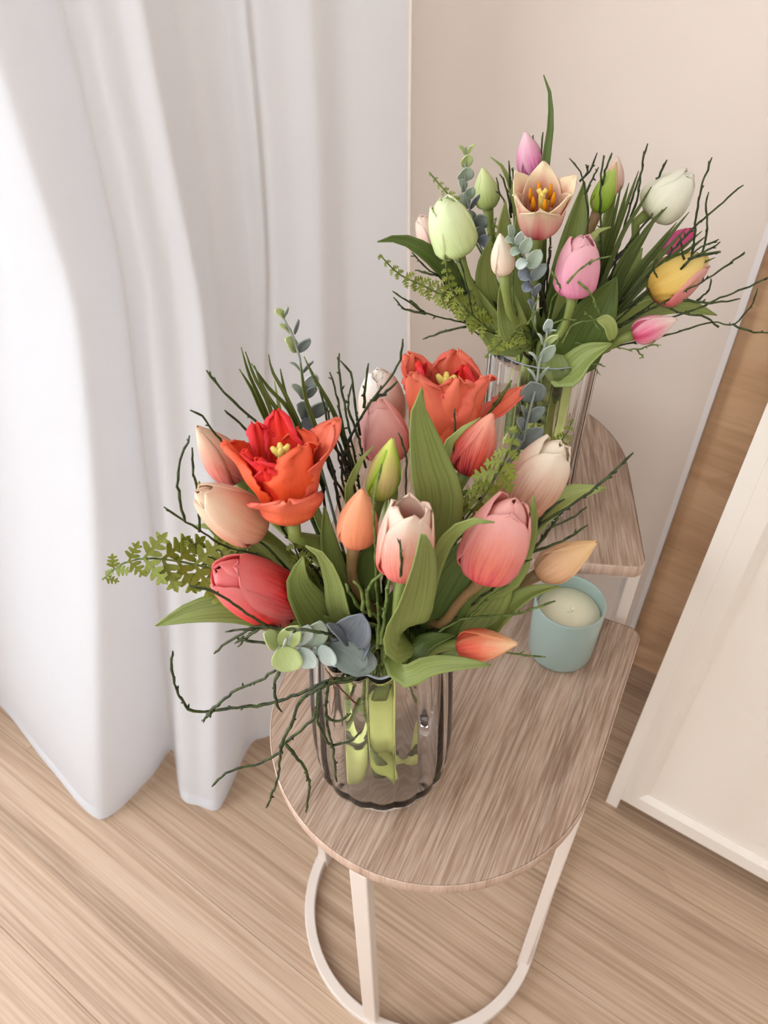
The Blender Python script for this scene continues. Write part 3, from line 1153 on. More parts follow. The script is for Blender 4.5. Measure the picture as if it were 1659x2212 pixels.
def eucalyptus(label, V, stem, leaves, mats_default=1, r=0.0011):
    """stem: tip first; leaves: (base x, base y, tip x, tip y, plan distance, width px, material, turn)"""
    P = [at(*p) for p in stem]
    vp = vase_path(V, P[-1], low=False)
    root = thing("eucalyptus_sprig", label, "eucalyptus", vp[-1])
    S = spline(P + vp, 30)
    g = tube_geo(S, np.linspace(r * 0.7, r * 1.7, 30), 7)
    child("stem", mesh_data("stem", *g[:2], M['euc_stem'], g[2]), root)
    PR = ([0, .06, .2, .42, .65, .85, .96, 1], [.12, .40, .80, 1.0, .97, .68, .34, .05])
    for bx, by, tx, ty, Y, w, mi, turn in leaves:
        A, B = at(bx, by, Y), at(tx, ty, Y - 0.006)
        Sp = spline([A, (A + B) / 2 + np.array([0, 0, 0.0015]), B], 11)
        hw = px2m(w, A) / 2
        view = unit(np.array([0, 0, CAM_H]) - A)
        T = unit(B - A)
        side = unit(np.cross(T, view))
        g = blade_geo(Sp, hw, math.cos(turn) * view + math.sin(turn) * side, 0.28, 0.05, random.randrange(9999), 9, PR)
        o = child("leaf", mesh_data("leaf", g[0], g[1], EUC[mi], g[2]), root)
        solidify(o, 0.0009)
    return root


def _leaflet_mesh():
    V, F, U = [], [], []

    def tri(*p):
        o = len(V)
        for q in p:
            V.append(q)
            U.append((q[1] + 0.5, q[0]))
        F.append(tuple(range(o, o + len(p))))
    n = 3
    tri((0, -.04, 0), (0.6, -.06, .01), (0.9, -.07, 0), (1, 0, -.03), (0.9, .07, 0), (0.6, .06, .01), (0, .04, 0))
    for i in range(n):
        x = 0.14 + i * 0.25
        l = 0.34 * (1 - 0.15 * i)
        for s in (-1, 1):
            tri((x, s * .02, .004), (x + l * .30, s * l * .62, .02), (x + l * .62, s * l * 1.0, .0), (x + l * .80, s * l * .86, .0), (x + l * .78, s * l * .48, .015), (x + .19, s * .02, .004))
    return V, F, U


FERN_ME = None


def fern(label, V, rachis, n, lmax, grow=0.35, spread=58, mat='fern', lift=0.0, end=0.93):
    """rachis: tip first; leaflets in pairs, longest near the foot; lmax in photo pixels"""
    global FERN_ME
    if FERN_ME is None:
        v, f, u = _leaflet_mesh()
        FERN_ME = mesh_data("leaflet", v, f, M['fern'], u, False)
    P = [at(*p) for p in rachis]
    vp = vase_path(V, P[-1], low=False)
    root = thing("fern_frond", label, "fern", vp[-1])
    S = spline(P + vp, 40)
    g = tube_geo(S, np.linspace(0.0006, 0.0016, 40), 6)
    child("rachis", mesh_data("rachis", *g[:2], M['twig_light'], g[2]), root)
    Q = spline(P, 60)
    T = np.gradient(Q, axis=0)
    inv = Matrix.LocRotScale(root.location, root.rotation_euler, None).inverted()
    for k in range(n):
        f = (k + 0.25) / n * end
        i = min(59, int(f * 59))
        p, t = Q[i], -unit(T[i])                       # t points to the foot
        view = unit(np.array([0, 0, CAM_H]) - p)
        side = unit(np.cross(t, view))
        ln = px2m(lmax, p) * min(1.0, 0.30 + f / grow * 0.7) * random.uniform(0.85, 1.1)
        for s in (-1, 1):
            if k == 0 and s == 1:
                d = -t
            else:
                a = math.radians(spread + random.uniform(-8, 8))
                d = unit(-t * math.cos(a) + side * s * math.sin(a) + view * random.uniform(-0.3, 0.35))
            nz = unit(view + random.uniform(-.5, .5) * side + random.uniform(-.3, .3) * t)
            nz = unit(nz - d * (nz @ d))
            y = np.cross(nz, d)
            o = bpy.data.objects.new("leaflet", FERN_ME)
            col.objects.link(o)
            o.parent = root
            m4 = Matrix([[d[0], y[0], nz[0], p[0]], [d[1], y[1], nz[1], p[1]], [d[2], y[2], nz[2], p[2]], [0, 0, 0, 1]])
            o.matrix_parent_inverse = inv
            o.matrix_basis = m4 @ Matrix.Diagonal((ln, ln, ln, 1))
            solidify(o, 0.04)
    return root


# ------------------------------------------------------------------ petal colours
def pm(n, b, m_, t_, s, sa=0.5, **k):
    for q in ('edge', 'rib'):
        if q in k:
            k[q] = srgb(*k[q])

    def bright(c):                                     # silk petals are painted a little lighter than they look in the room
        q = srgb(*c)
        k_ = min(1.16, 0.93 / max(q[:3]))
        return tuple(v * k_ + 0.005 for v in q[:3]) + (1.0,)
    return petal_mat('petal_' + n, bright(b), bright(m_), bright(t_), srgb(*s), min(0.95, sa * 1.25), **k)


PM = {
    'blush': pm('blush', (204, 98, 100), (232, 146, 126), (244, 212, 184), (196, 66, 84), 0.6),
    'peach': pm('peach', (240, 164, 124), (246, 188, 152), (250, 222, 192), (214, 132, 96), 0.35, edge=(252, 226, 200), edge_amt=0.4),
    'parrot_in': pm('parrot_in', (250, 130, 30), (244, 70, 26), (240, 54, 44), (214, 24, 24), 0.45, edge=(240, 60, 90), edge_amt=0.5),
    'parrot_out': pm('parrot_out', (236, 104, 58), (244, 96, 44), (246, 104, 64), (214, 66, 30), 0.4),
    'parrot_coral': pm('parrot_coral', (240, 120, 60), (246, 118, 76), (248, 132, 100), (224, 84, 50), 0.35, edge=(232, 70, 90), edge_amt=0.3),
    'red': pm('red', (206, 14, 26), (234, 44, 48), (250, 136, 134), (120, 4, 16), 0.75, edge=(246, 150, 146), edge_amt=0.55),
    'apricot': pm('apricot', (238, 140, 98), (244, 162, 116), (246, 176, 132), (222, 110, 80), 0.35, edge=(250, 190, 150), edge_amt=0.3),
    'lime': pm('lime', (196, 206, 90), (240, 214, 150), (224, 228, 120), (190, 206, 70), 0.35, edge=(170, 216, 40), edge_amt=0.9),
    'rose': pm('rose', (232, 108, 110), (244, 160, 152), (246, 188, 178), (224, 110, 120), 0.3),
    'ivory_blush': pm('ivory_blush', (248, 206, 176), (250, 226, 206), (250, 240, 228), (240, 190, 160), 0.3),
    'coral': pm('coral', (206, 44, 58), (240, 104, 88), (248, 172, 146), (110, 10, 36), 0.8, rib=(240, 88, 56), rib_amt=0.7, s_top=0.85),
    'cream': pm('cream', (224, 146, 116), (242, 196, 164), (250, 234, 212), (204, 104, 84), 0.6, s_top=0.8),
    'shell': pm('shell', (242, 116, 110), (246, 168, 146), (250, 222, 202), (224, 96, 96), 0.5, s_top=0.8),
    'pink_coral': pm('pink_coral', (236, 86, 92), (248, 146, 122), (248, 184, 174), (214, 48, 96), 0.55, edge=(250, 176, 176), edge_amt=0.4),
    'tan': pm('tan', (208, 158, 118), (238, 194, 152), (240, 202, 148), (210, 150, 110), 0.3),
    'salmon': pm('salmon', (244, 92, 76), (248, 128, 92), (250, 206, 160), (226, 60, 74), 0.5, edge=(252, 170, 120), edge_amt=0.5),
    'orchid': pm('orchid', (190, 76, 146), (230, 146, 184), (246, 206, 214), (182, 54, 136), 0.55, edge=(246, 208, 214), edge_amt=0.6),
    'sunset': pm('sunset', (242, 140, 136), (248, 198, 174), (250, 230, 194), (232, 110, 120), 0.4, rib=(222, 44, 84), rib_amt=0.8),
    'green_white': pm('green_white', (196, 214, 140), (216, 226, 168), (226, 234, 190), (186, 206, 132), 0.3),
    'pale_pink': pm('pale_pink', (246, 196, 178), (248, 212, 194), (250, 224, 206), (236, 176, 160), 0.3),
    'green_bud': pm('green_bud', (168, 186, 104), (196, 206, 136), (216, 222, 164), (150, 172, 84), 0.35),
    'ivory': pm('ivory', (240, 216, 186), (248, 228, 204), (250, 236, 216), (236, 206, 176), 0.3),
    'pink': pm('pink', (222, 130, 164), (238, 168, 186), (246, 190, 198), (214, 120, 156), 0.3),
    'lime_edge': pm('lime_edge', (128, 164, 40), (150, 178, 60), (180, 200, 100), (110, 150, 30), 0.3),
    'lime_pink': pm('lime_pink', (150, 176, 70), (216, 150, 130), (232, 176, 160), (200, 120, 110), 0.3),
    'white': pm('white', (222, 224, 190), (242, 238, 216), (246, 242, 224), (224, 220, 190), 0.25),
    'magenta': pm('magenta', (226, 130, 180), (224, 96, 152), (220, 80, 140), (190, 50, 120), 0.4),
    'yellow': pm('yellow', (232, 190, 90), (240, 206, 112), (244, 216, 136), (226, 180, 80), 0.3),
    'candy': pm('candy', (224, 90, 126), (238, 150, 170), (250, 226, 212), (214, 60, 110), 0.4, rib=(210, 54, 100), rib_amt=0.8, edge=(250, 220, 216), edge_amt=0.5),
}


def lf(pts, w, mat='leaf', V=None, turn=None, **k):
    d = dict(pts=pts, width_px=w, mat=mat, V=V, turn=random.uniform(-0.35, 0.35) if turn is None else turn)
    d.update(k)
    return d


def L(Y, *pts):
    """photo polyline at one plan distance, or easing from Y[0] to Y[1]"""
    n = len(pts)
    if isinstance(Y, tuple):
        return [(p[0], p[1], Y[0] + (Y[1] - Y[0]) * i / max(1, n - 1)) for i, p in enumerate(pts)]
    return [(p[0], p[1], Y) for p in pts]


# ------------------------------------------------------------------ front bouquet: tulips
F_, B_ = FV, BV
tulip("blush tulip bud with cream tip, leftmost above the large orange parrot tulip", F_, (512, 1032, .415), (426, 920, .405), 84, 'bud', PM['blush'], 0.9,
      leaves=[lf(L((.415, .40), (592, 822), (597, 850), (608, 905), (632, 980)), 17, 'leaf_pale', F_, 0.2)])
tulip("half-open peach tulip with cream rim below the blush bud at left", F_, (556, 1146, .36), (424, 1062, .34), 114, 'shut', PM['peach'], 0.35,
      leaves=[lf(L((.385, .37), (418, 1136), (500, 1142), (580, 1190), (650, 1260)), 46, 'leaf', F_, -.5), lf(L((.41, .385), (430, 1040), (442, 1098), (520, 1172), (600, 1240)), 72, 'leaf_pale', F_, .3)])
parrot_tulip("large ruffled orange parrot tulip wide open at the left of the front bouquet", F_, (634, 1126, .345), (-.10, .30, 1), 0.0200, 0.056,
             [(-0.05, .42, .50, 1.55, 'c'), (0.75, .0, .98, 1.35, False), (1.75, .70, 1.06, 1.3, 'c'), (4.45, .50, 1.0, 1.2, False), (5.35, .08, .88, 1.3, True),
              (3.05, .25, 1.18, .85, True), (3.75, .30, 1.10, .8, True), (5.75, .25, .80, .9, True), (1.6, .05, .85, .8, True), (4.9, .25, .95, .9, True), (2.6, .1, .95, .8, False)],
             PM['parrot_in'], PM['parrot_out'], mat_c=PM['parrot_coral'], via=[(680, 1165, .355), (712, 1235, .355)],
             leaves=[lf(L(.355, (700, 1092), (706, 1160), (724, 1240), (748, 1330)), 44, 'leaf', F_, .2)])
tulip("deep red tulip with pink rim leaning left at the lower left of the front bouquet", F_, (622, 1312, .333), (466, 1228, .312), 138, 'half', PM['red'], 0.75, width=1.05,
      leaves=[lf(L((.325, .345), (337, 1352), (420, 1322), (520, 1312), (630, 1335)), 66, 'leaf', F_, .15, cup=.25), lf(L(.322, (612, 1338), (670, 1338), (726, 1362), (768, 1410)), 50, 'leaf', F_, -.2)])
tulip("closed apricot tulip bud at the centre, right of the large orange parrot tulip", F_, (766, 1174, .333), (783, 1055, .333), 88, 'bud', PM['apricot'], 0.2, stem='stem_brown',
      leaves=[lf(L(.322, (655, 1203), (640, 1258), (664, 1310), (712, 1365)), 82, 'leaf', F_, .35, cup=.4), lf(L(.325, (660, 1178), (698, 1200), (724, 1252), (748, 1335)), 52, 'leaf_pale', F_, -.4, cup=.5),
              lf(L(.345, (800, 1165), (784, 1225), (776, 1300)), 62, 'leaf_dark', F_, .2), lf(L(.36, (740, 1190), (750, 1260), (775, 1350)), 60, 'leaf_dark', F_, -.3)])
tulip("lime green and yellow tulip bud above the apricot bud", F_, (818, 1074, .365), (848, 946, .365), 70, 'bud', PM['lime'], 0.5,
      leaves=[lf(L(.352, (808, 963), (782, 990), (762, 1032), (754, 1090)), 27, 'leaf', F_, .5)])
tulip("soft pink tulip behind the lime bud, below the ivory tulip", F_, (840, 988, .42), (812, 864, .42), 106, 'shut', PM['rose'], 0.1)
tulip("ivory white tulip at the very back of the front bouquet", F_, (828, 918, .455), (818, 796, .455), 98, 'shut', PM['ivory_blush'], 0.9)
parrot_tulip("ruffled coral parrot tulip at the back of the front bouquet behind the tall leaf", F_, (950, 1008, .425), (.04, .25, 1), 0.0235, 0.076,
             [(0.35, .0, .98, 1.2, False), (1.25, .15, .96, 1.0, False), (1.75, 1.15, .80, .75, False), (-0.8, .20, 1.0, 1.25, False), (2.9, .1, 1.04, 1.1, False), (4.3, .15, 1.04, 1.2, False), (-0.2, .0, .85, .8, True), (2.4, .0, .95, .8, True), (4.6, .0, 1.0, .9, True)],
             PM['parrot_in'], PM['parrot_coral'],
             leaves=[lf(L((.352, .352), (911, 840), (903, 895), (922, 1000), (938, 1110)), 102, 'leaf', F_, .2, cup=.35)])
tulip("coral red tulip bud with dark streaks right of the tall leaf", F_, (1004, 1020, .385), (1064, 892, .39), 82, 'bud', PM['coral'], 0.5,
      leaves=[lf(L(.372, (1038, 902), (1002, 925), (966, 962), (952, 1020)), 34, 'leaf_pale', F_, .4)])
tulip("large cream tulip with peach streaks at the right of the front bouquet", F_, (1112, 1094, .39), (1212, 956, .39), 124, 'half', PM['cream'], 0.4, width=1.05,
      leaves=[lf(L((.405, .385), (1309, 1056), (1240, 1066), (1170, 1108), (1100, 1170)), 62, 'leaf_pale', F_, -.3), lf(L(.36, (1008, 1060), (972, 1088), (930, 1132), (898, 1190)), 74, 'leaf_dark', F_, .3)])
tulip("cream and pink tulip opening upward at the front centre", F_, (868, 1244, .302), (888, 1086, .312), 118, 'cup', PM['shell'], 0.15,
      leaves=[lf(L((.268, .300), (914, 1155), (906, 1215), (888, 1290), (862, 1372)), 100, 'leaf', F_, .3, cup=.35, twist=.6), lf(L(.345, (862, 1262), (852, 1330), (842, 1400)), 74, 'leaf_dark', F_, -.2)])
tulip("pink coral tulip half open right of the cream and pink one", F_, (1042, 1238, .33), (1112, 1080, .33), 140, 'half', PM['pink_coral'], 0.2, stem='stem_brown', via=[(1000, 1290, .332), (950, 1350, .335)],
      leaves=[lf(L((.288, .325), (1067, 1128), (1012, 1128), (962, 1168), (926, 1240), (902, 1330)), 44, 'leaf', F_, .3), lf(L(.342, (1042, 1150), (1002, 1210), (950, 1292), (912, 1360)), 112, 'leaf_dark', F_, .1),
              lf(L((.335, .345), (1153, 1068), (1147, 1130), (1126, 1192), (1080, 1262)), 46, 'leaf', F_, .3)])
tulip("tan apricot tulip bud pointing right above the candle", F_, (1164, 1240, .362), (1290, 1170, .357), 78, 'bud', PM['tan'], 0.3, stem='stem_brown', via=[(1125, 1262, .362), (1050, 1312, .355)],
      leaves=[lf(L(.345, (1098, 1212), (1072, 1270), (1010, 1342), (945, 1398)), 98, 'leaf', F_, .25), lf(L(.342, (1211, 1267), (1150, 1278), (1090, 1316), (1020, 1368)), 52, 'leaf', F_, -.3)])
tulip("salmon tulip bud pointing right just above the front vase rim", F_, (990, 1394, .318), (1119, 1390, .303), 70, 'bud', PM['salmon'], 0.4, via=[(940, 1402, .320), (890, 1418, .325)],
      leaves=[lf(L((.293, .306), (1061, 1437), (1000, 1432), (930, 1436), (868, 1456)), 46, 'leaf', F_, .2), lf(L(.322, (985, 1372), (925, 1385), (880, 1420)), 56, 'leaf_dark', F_, -.2)])

# ------------------------------------------------------------------ front bouquet: greenery
eucalyptus("tall eucalyptus sprig rising left at the back of the front bouquet", F_, L((.43, .41), (609, 682), (625, 712), (641, 745), (650, 790), (656, 835), (666, 895), (680, 960)), [
    (615, 685, 594, 676, .43, 20, 0, .5), (615, 684, 621, 664, .43, 14, 1, .9), (632, 722, 602, 702, .43, 14, 0, .6), (637, 722, 645, 690, .43, 12, 3, .8), (642, 760, 616, 731, .428, 26, 0, .3), (643, 762, 669, 732, .428, 26, 3, .5),
    (650, 802, 626, 783, .426, 8, 1, .9), (654, 806, 677, 780, .426, 12, 3, .9), (660, 845, 682, 808, .422, 34, 2, .4), (657, 862, 630, 832, .422, 22, 1, .7), (661, 860, 682, 836, .422, 24, 3, .5), (668, 906, 642, 874, .416, 36, 3, .3), (670, 904, 706, 868, .416, 34, 3, .4), (676, 930, 650, 915, .412, 34, 4, .5), (682, 945, 712, 930, .412, 34, 4, .4)])
eucalyptus("eucalyptus sprig with round leaves hanging left over the front vase rim", F_, L((.298, .315), (592, 1392), (625, 1394), (665, 1394), (710, 1388), (750, 1392), (790, 1408)), [
    (600, 1396, 570, 1368, .296, 41, 0, .2), (612, 1398, 644, 1352, .297, 48, 0, .1), (610, 1395, 630, 1451, .295, 68, 0, .2), (636, 1396, 665, 1350, .299, 51, 2, .3), (648, 1398, 675, 1444, .297, 46, 2, .4), (668, 1398, 693, 1342, .302, 56, 1, .2), (612, 1400, 618, 1379, .292, 14, 2, .9),
    (694, 1392, 719, 1438, .299, 41, 2, .5), (700, 1392, 693, 1421, .303, 29, 1, .4), (752, 1394, 706, 1348, .299, 31, 4, .6), (742, 1402, 781, 1326, .306, 85, 4, .1), (716, 1390, 787, 1447, .303, 70, 3, .2), (760, 1402, 794, 1457, .308, 70, 3, .1), (765, 1395, 800, 1389, .310, 73, 4, .1)])
eucalyptus("silvery eucalyptus sprig standing at the right back of the front bouquet", F_, L((.455, .425), (1184, 692), (1180, 738), (1166, 780), (1161, 822), (1150, 866), (1138, 912), (1118, 970)), [
    (1182, 718, 1184, 690, .455, 22, 2, .2), (1182, 722, 1202, 714, .455, 8, 1, .8), (1174, 748, 1206, 724, .452, 18, 0, .5), (1172, 745, 1162, 720, .452, 8, 2, .8), (1168, 784, 1198, 746, .45, 28, 1, .3), (1162, 784, 1142, 760, .45, 8, 2, .8), (1158, 824, 1140, 796, .448, 8, 2, .7), (1164, 822, 1186, 792, .448, 8, 1, .7),
    (1152, 868, 1148, 824, .44, 56, 3, .05), (1138, 912, 1176, 880, .436, 28, 3, .2), (1138, 910, 1126, 876, .436, 16, 3, .6), (1130, 930, 1116, 908, .43, 30, 3, .5), (1118, 968, 1174, 926, .43, 36, 3, .15), (1124, 945, 1108, 958, .43, 30, 3, .2)])
fern("olive green fern frond stretching far left of the red tulip", F_, L((.335, .355), (221, 1252), (262, 1219), (312, 1206), (370, 1210), (418, 1219), (470, 1232), (560, 1265)), 10, 98, 0.5, 52)
fern("short olive fern frond behind the left fern, below the peach tulip", F_, L((.355, .37), (404, 1162), (432, 1190), (470, 1212), (540, 1240), (620, 1280)), 8, 62, 0.5, 52)
fern("bright fern frond rising right beside the coral red bud", F_, L((.355, .36), (1116, 918), (1098, 975), (1070, 1032), (1036, 1084), (1000, 1130)), 9, 60, 0.45, 50)
fern("small fern tip right of the cream tulip before the rear vase", F_, L((.44, .42), (1238, 905), (1222, 940), (1200, 968), (1176, 996), (1130, 1040)), 10, 34, 0.4, 52)
fern("dark little fern half hidden below the orange parrot tulip", F_, L((.365, .36), (640, 1130), (636, 1180), (664, 1235), (720, 1310)), 9, 34, 0.4, 55)

FB = F_
branch("long bilberry twig sweeping left from the front vase rim and hooking up", FB, [
    L((.316, .298), (780, 1452), (706, 1471), (639, 1502), (571, 1522), (504, 1529), (450, 1537), (409, 1532), (389, 1505), (376, 1475), (370, 1438), (373, 1407)),
    L(.300, (455, 1536), (504, 1495), (558, 1471), (602, 1444)), L(.300, (462, 1534), (448, 1546), (436, 1557)), L(.299, (604, 1448), (592, 1481), (596, 1515), (609, 1538))], r=0.0018)
branch("thick bilberry twig drooping down left across the table edge", FB, [
    L((.316, .288), (772, 1460), (693, 1485), (684, 1539), (650, 1576), (615, 1606), (602, 1627), (558, 1650), (514, 1660), (484, 1674), (458, 1699)),
    L((.304, .286), (706, 1475), (649, 1515), (629, 1566), (609, 1605), (604, 1645), (598, 1688), (575, 1745)), L((.292, .284), (617, 1608), (639, 1633), (662, 1667), (668, 1701), (661, 1755))], r=0.0019)
branch("bilberry twigs hanging in front of the front vase glass", FB, [
    L((.314, .292), (740, 1462), (713, 1470), (706, 1505), (703, 1539), (710, 1579), (720, 1627), (728, 1689)),
    L((.302, .296), (692, 1488), (687, 1549), (700, 1590), (718, 1610), (758, 1598), (780, 1580)), L(.297, (703, 1543), (716, 1557), (737, 1556), (758, 1541))], r=0.0017)
branch("bilberry twig crossing in front of the red tulip with a spray below it", FB, [
    L((.318, .284), (760, 1385), (680, 1362)) + L((.296, .278), (600, 1357), (561, 1343), (524, 1319), (470, 1282), (409, 1265)),
    L(.306, (600, 1356), (568, 1353), (487, 1365)), L(.306, (600, 1357), (565, 1356), (524, 1367), (497, 1384), (462, 1412)), L(.305, (560, 1357), (541, 1370), (514, 1397)), L(.304, (585, 1386), (548, 1387), (521, 1380), (507, 1390))], r=0.0016)
branch("bilberry branch at far left with two upright twigs beside the peach tulip", FB, [
    L((.36, .352), (700, 1330), (620, 1240), (560, 1200), (488, 1181), (439, 1152), (403, 1128), (354, 1095)),
    L(.353, (399, 1126), (384, 1050), (391, 990), (409, 941)), L(.354, (431, 1148), (429, 1083), (419, 1022), (415, 967)), L(.345, (640, 1250), (575, 1180), (540, 1160), (524, 1152))], r=0.0014)
branch("thin bilberry twig bent over the blush bud at upper left", FB, [L((.40, .385), (640, 1180), (560, 1060), (494, 974), (463, 934), (436, 900), (411, 886))], r=0.0015)
branch("long thin bilberry twig reaching up left above the orange parrot tulip", FB, [L((.40, .40), (660, 1060), (600, 960), (551, 910), (514, 876), (477, 839), (446, 800)), L(.40, (560, 950), (527, 923), (485, 886))], r=0.0015)
branch("thick smooth green stem tip right of the coral parrot tulip", FB, [L((.43, .45), (960, 1050), (1010, 965), (1062, 886), (1092, 842), (1105, 822))], mat='twig_light', r=0.0024, kink=0.0003)
branch("thin upright twigs in the gap between the two parrot tulips", FB, [L((.385, .40), (770, 1110), (735, 1000), (718, 930), (706, 880)), L(.39, (775, 1090), (748, 1000), (728, 950)), L(.39, (770, 1080), (758, 1010), (752, 960), (768, 920)), L(.385, (760, 1100), (715, 1020), (700, 970)), L(.385, (752, 1020), (740, 990), (752, 970))], mat='shaded_bark', r=0.0016)
blades("tuft of upright dark green blades behind the orange parrot tulip", FB, [
    L((.41, .40), (521, 750), (538, 809), (568, 876), (600, 960), (650, 1060)), L((.41, .40), (530, 760), (550, 815), (578, 868), (610, 960), (655, 1060)), L((.41, .40), (517, 797), (544, 842), (568, 893), (620, 990)), L((.405, .395), (543, 785), (581, 839), (622, 883), (660, 960), (700, 1060)),
    L((.405, .395), (580, 766), (588, 802), (616, 852), (652, 930), (700, 1050)), L((.41, .40), (605, 797), (619, 859), (645, 930), (690, 1040)), L((.40, .39), (649, 785), (660, 859), (679, 915), (720, 1020)), L((.42, .40), (657, 770), (680, 818), (713, 876), (736, 930), (765, 1020)), L((.40, .40), (549, 790), (575, 850), (612, 905), (660, 1000))], 11)
branch("upright bilberry branch left of the ivory tulip", FB, [
    L((.40, .42), (775, 1040), (760, 950), (740, 860), (735, 814), (733, 763)), L((.41, .42), (778, 940), (768, 883), (761, 814), (735, 779)), L((.40, .41), (765, 1010), (740, 920), (730, 859), (712, 804)), L(.40, (790, 1010), (772, 940), (752, 880), (760, 830)), L(.40, (775, 1030), (720, 960), (700, 880), (690, 830))], r=0.0014)
branch("dark curved twig arching up right across the ivory tulip", FB, [L((.40, .42), (740, 1040), (761, 940), (798, 870), (835, 826), (864, 781), (870, 732)), L(.41, (800, 866), (828, 850), (858, 824)), L(.42, (786, 880), (788, 850), (796, 785))], r=0.0015)
branch("thin twig standing between the apricot bud and the cream and pink tulip", FB, [L((.32, .325), (816, 1300), (812, 1232), (808, 1134), (811, 1068), (825, 1002))], mat='twig_light', r=0.0015)
branch("thin dark twig standing left of the tall leaf", FB, [L((.36, .365), (872, 1180), (876, 1080), (877, 986), (860, 935)), L(.29, (862, 1250), (868, 1220), (864, 1166))], r=0.0012)
branch("short dark twig before the coral parrot tulip", FB, [L((.38, .39), (975, 1080), (979, 994), (983, 883))], r=0.0014)
branch("long straight twig pointing up right past the cream tulip", FB, [
    L((.35, .375), (960, 1330), (1060, 1230), (1163, 1138), (1212, 1105), (1274, 1064), (1339, 1006), (1368, 978)), L(.36, (1150, 1150), (1180, 1105), (1220, 1078))], r=0.0017)
branch("forked bilberry twigs right of the pink coral tulip", FB, [
    L((.335, .355), (940, 1360), (1040, 1290), (1110, 1228), (1151, 1191), (1188, 1142), (1233, 1121), (1268, 1095)), L(.35, (1148, 1192), (1221, 1166), (1270, 1134)), L(.345, (1130, 1212), (1175, 1160), (1208, 1112)), L(.34, (1060, 1265), (1120, 1225), (1150, 1208))], mat='twig', r=0.0015)
branch("bilberry twig reaching right towards the candle rim", FB, [L((.325, .335), (880, 1400), (960, 1358), (1009, 1335), (1111, 1327), (1165, 1309), (1200, 1298)), L(.33, (1010, 1336), (1060, 1290), (1100, 1262))], mat='twig_light', r=0.0015)
branch("short twig tip right of the salmon bud before the candle", FB, [L((.325, .315), (900, 1425), (1000, 1400), (1107, 1411), (1145, 1418), (1179, 1419))], mat='twig_light', r=0.0013)
branch("curly light green bilberry sprig low at the front centre", FB, [
    L((.32, .30), (832, 1420), (816, 1339), (783, 1319), (763, 1294), (747, 1261)), L(.300, (783, 1318), (783, 1290), (776, 1268), (763, 1255)), L(.300, (800, 1330), (794, 1282), (806, 1253), (831, 1235)), L(.298, (822, 1390), (837, 1282), (843, 1225)), L(.302, (815, 1400), (818, 1340), (814, 1300))], mat='twig_light', r=0.0019)
branch("fine reddish twig across the front vase rim", FB, [L(.3135, (773, 1522), (745, 1497), (718, 1464), (702, 1443)), L(.310, (718, 1466), (724, 1500), (716, 1545))], mat='twig_red', r=0.0007, to_vase=False)
branch("tangle of woody stems coloured shade-dark in the heart of the front bouquet", FB, [  # extra stems filling the core, their dark colour stands in for deep shade
    L((.365, .38), (800, 1400), (770, 1250), (735, 1100), (715, 1000)), L((.365, .39), (810, 1400), (790, 1250), (760, 1120), (745, 1000)), L((.36, .38), (830, 1400), (830, 1250), (845, 1120), (840, 1040)), L((.36, .37), (850, 1400), (880, 1260), (900, 1180)),
    L((.365, .38), (860, 1400), (930, 1260), (985, 1150), (1010, 1080)), L((.36, .37), (795, 1410), (740, 1300), (690, 1210), (660, 1160)), L((.345, .35), (800, 1420), (735, 1340), (680, 1290)), L((.35, .36), (870, 1410), (960, 1300), (1050, 1220)), L((.355, .36), (840, 1410), (860, 1300), (862, 1240)), L((.355, .37), (780, 1400), (700, 1260), (640, 1180)), L((.37, .40), (790, 1390), (740, 1230), (705, 1110), (690, 1010)), L((.37, .385), (815, 1390), (800, 1280), (770, 1200)), L((.35, .345), (845, 1420), (900, 1330), (950, 1270)), L((.35, .345), (800, 1430), (750, 1350), (725, 1300)), L((.345, .34), (820, 1430), (800, 1360), (790, 1320)), L((.345, .34), (840, 1430), (850, 1370), (880, 1320)), L((.36, .36), (870, 1390), (980, 1260), (1080, 1180)), L((.36, .37), (780, 1380), (690, 1290), (600, 1230))], mat='shaded_bark', r=0.0021)

# ------------------------------------------------------------------ rear bouquet: tulips
tulip("pink and white tulip bud standing highest in the rear bouquet", B_, (1148, 380, .66), (1135, 284, .66), 56, 'bud', PM['orchid'], 0.5,
      leaves=[lf(L((.665, .645), (1174, 162), (1187, 200), (1189, 270), (1180, 340), (1172, 430)), 18, 'leaf_dark', B_, .2)])
tulip("wide open cream and pink tulip with orange stamens at the top of the rear bouquet", B_, (1164, 502, .60), (1173, 396, .582), 104, 'open', PM['sunset'], 0.0, stamens=True, point=True,
      leaves=[lf(L((.625, .61), (1092, 434), (1089, 500), (1100, 580), (1122, 670)), 50, 'leaf', B_, .2), lf(L(.64, (1262, 392), (1256, 450), (1240, 530), (1216, 620)), 56, 'leaf', B_, -.2)])
tulip("pale green white tulip at the left of the rear bouquet", B_, (992, 550, .595), (952, 430, .595), 96, 'half', PM['green_white'], 0.4, width=1.05,
      leaves=[lf(L((.59, .61), (815, 523), (862, 517), (912, 540), (962, 582), (1020, 642), (1080, 705)), 40, 'leaf_dark', B_, .3), lf(L(.605, (1000, 575), (1022, 625), (1056, 690)), 42, 'leaf_dark', B_, -.2)])
tulip("pale pink tulip half hidden behind the green white one", B_, (945, 540, .635), (906, 468, .635), 54, 'shut', PM['pale_pink'], 0.8)
tulip("green tulip bud at the upper left of the rear bouquet", B_, (1054, 450, .66), (1043, 361, .66), 54, 'bud', PM['green_bud'], 0.3,
      leaves=[lf(L((.655, .64), (1060, 340), (1086, 362), (1106, 412), (1118, 480)), 17, 'leaf', B_, .3)])
